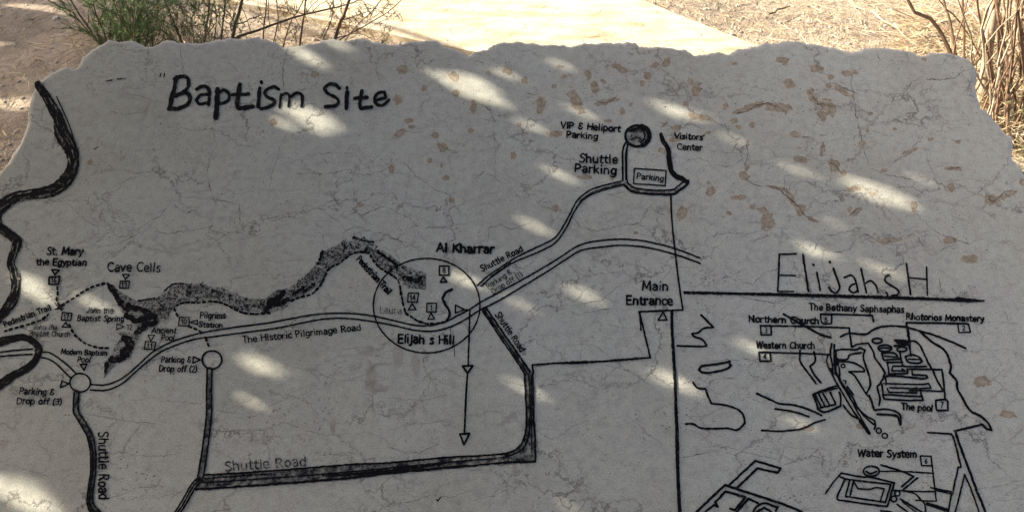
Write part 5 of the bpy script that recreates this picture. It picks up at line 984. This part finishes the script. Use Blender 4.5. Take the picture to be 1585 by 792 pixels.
for i in range(15000):                                     # the part of the crown that shades the soil on the left
    px, py = rng.uniform(-300, 330), rng.uniform(-90, 300); g0 = ground_at(px, py)
    if px > 290 + 30 * mnoise.noise((g0.x * 3, g0.y * 3, 0)): continue
    if mnoise.noise((g0.x * 2.6, g0.y * 5.0, 7.7)) > .30: continue
    cand.append(leaf(g0 + SDIR * rng.uniform(3.4, 4.8), .075))
for i in range(24000):                                      # unseen boughs added over the viewer's side to darken the slab's lower left
    x, y = rng.uniform(-3.8, 1.9), rng.uniform(-2.4, 0.75)
    if x > -0.10 + 0.7 * mnoise.noise((y * 1.5, 0, 3)) - 0.75 * y: continue
    p = Vector((x, y, rng.uniform(1.95, 2.9) + .3 * mnoise.noise((x, y, 0)) + .95 * min(0, x + 1.6) + .5 * min(0, y + 1.1)))
    if mnoise.noise((x * 2.2, y * 2.2, p.z)) > .35: continue
    cand.append(leaf(p, .105))
for i in range(9000):                                      # more leaves added overhead to dim skylight on the slab's lower part
    x, y = rng.uniform(-3.0, 1.0), 0.5 + 0.9 * rng.random() ** 1.7
    if x > -0.05 - 0.9 * (y - .5) + 0.5 * mnoise.noise((y * 2, 5, 3)): continue
    p = Vector((x, y, rng.uniform(2.1, 2.9) + .25 * mnoise.noise((x, y, 2))))
    if mnoise.noise((x * 2.4, y * 2.4, p.z + 5)) > .38: continue
    cand.append(leaf(p, .10))
Q = np.array([[tuple(v) for v in q] for q in cand])          # leaf corners
wts = []
for i in range(6):
    for j in range(6):
        a_, b_ = i / 5, j / 5; wts.append(((1 - a_) * (1 - b_), a_ * (1 - b_), a_ * b_, (1 - a_) * b_))
WT = np.array(wts); PT = np.einsum('kc,ncd->nkd', WT, Q)
sd_, sn_, p0_ = np.array(SDIR), np.array(SN), np.array(P0)
TT = ((PT - p0_) @ sn_) / sd_.dot(sn_); HT = PT - TT[..., None] * sd_ - np.array(CP)
dd_ = HT @ np.array(DV); HX = W / 2 + F * HT[..., 0] / dd_; HY = H / 2 - F * (HT @ np.array(UPV)) / dd_
bad = np.zeros(len(Q), bool)
for x, y, a_, b_, t in DAP:
    c_, s_ = math.cos(R(t)), math.sin(R(t)); dx, dy = HX - x, HY - y
    bad |= ((((dx * c_ + dy * s_) / a_) ** 2 + ((-dx * s_ + dy * c_) / b_) ** 2 < 1) & (TT > 0)).any(1)
for q in Q[~bad]: lf.add([Vector(v) for v in q], [(0, 1, 2, 3)])
cnt = int((~bad).sum())
for k in range(60):
    a = Vector(lf.v[int(rng.integers(0, len(lf.v)))]); s = fork.lerp(TOP, rng.random()); b = a.lerp(s, .12)
    c = bend(s, b, 10, .2, k)
    if any(in_dapple(slab_hit(p), 1.15) for p in catmull(c, .02)): continue
    tube(mk, c, [.03 * (1 - .085 * j) for j in range(11)], 6)
mk.v = [Vector(v) - tr_base for v in mk.v]; lf.v = [Vector(v) - tr_base for v in lf.v]
mk.build('trunk', M_TRUNK, tree); lf.build('crown', M_LEAF, tree)
print('leaves', cnt, 'slab verts', len(V2), 'marks', zc[0])
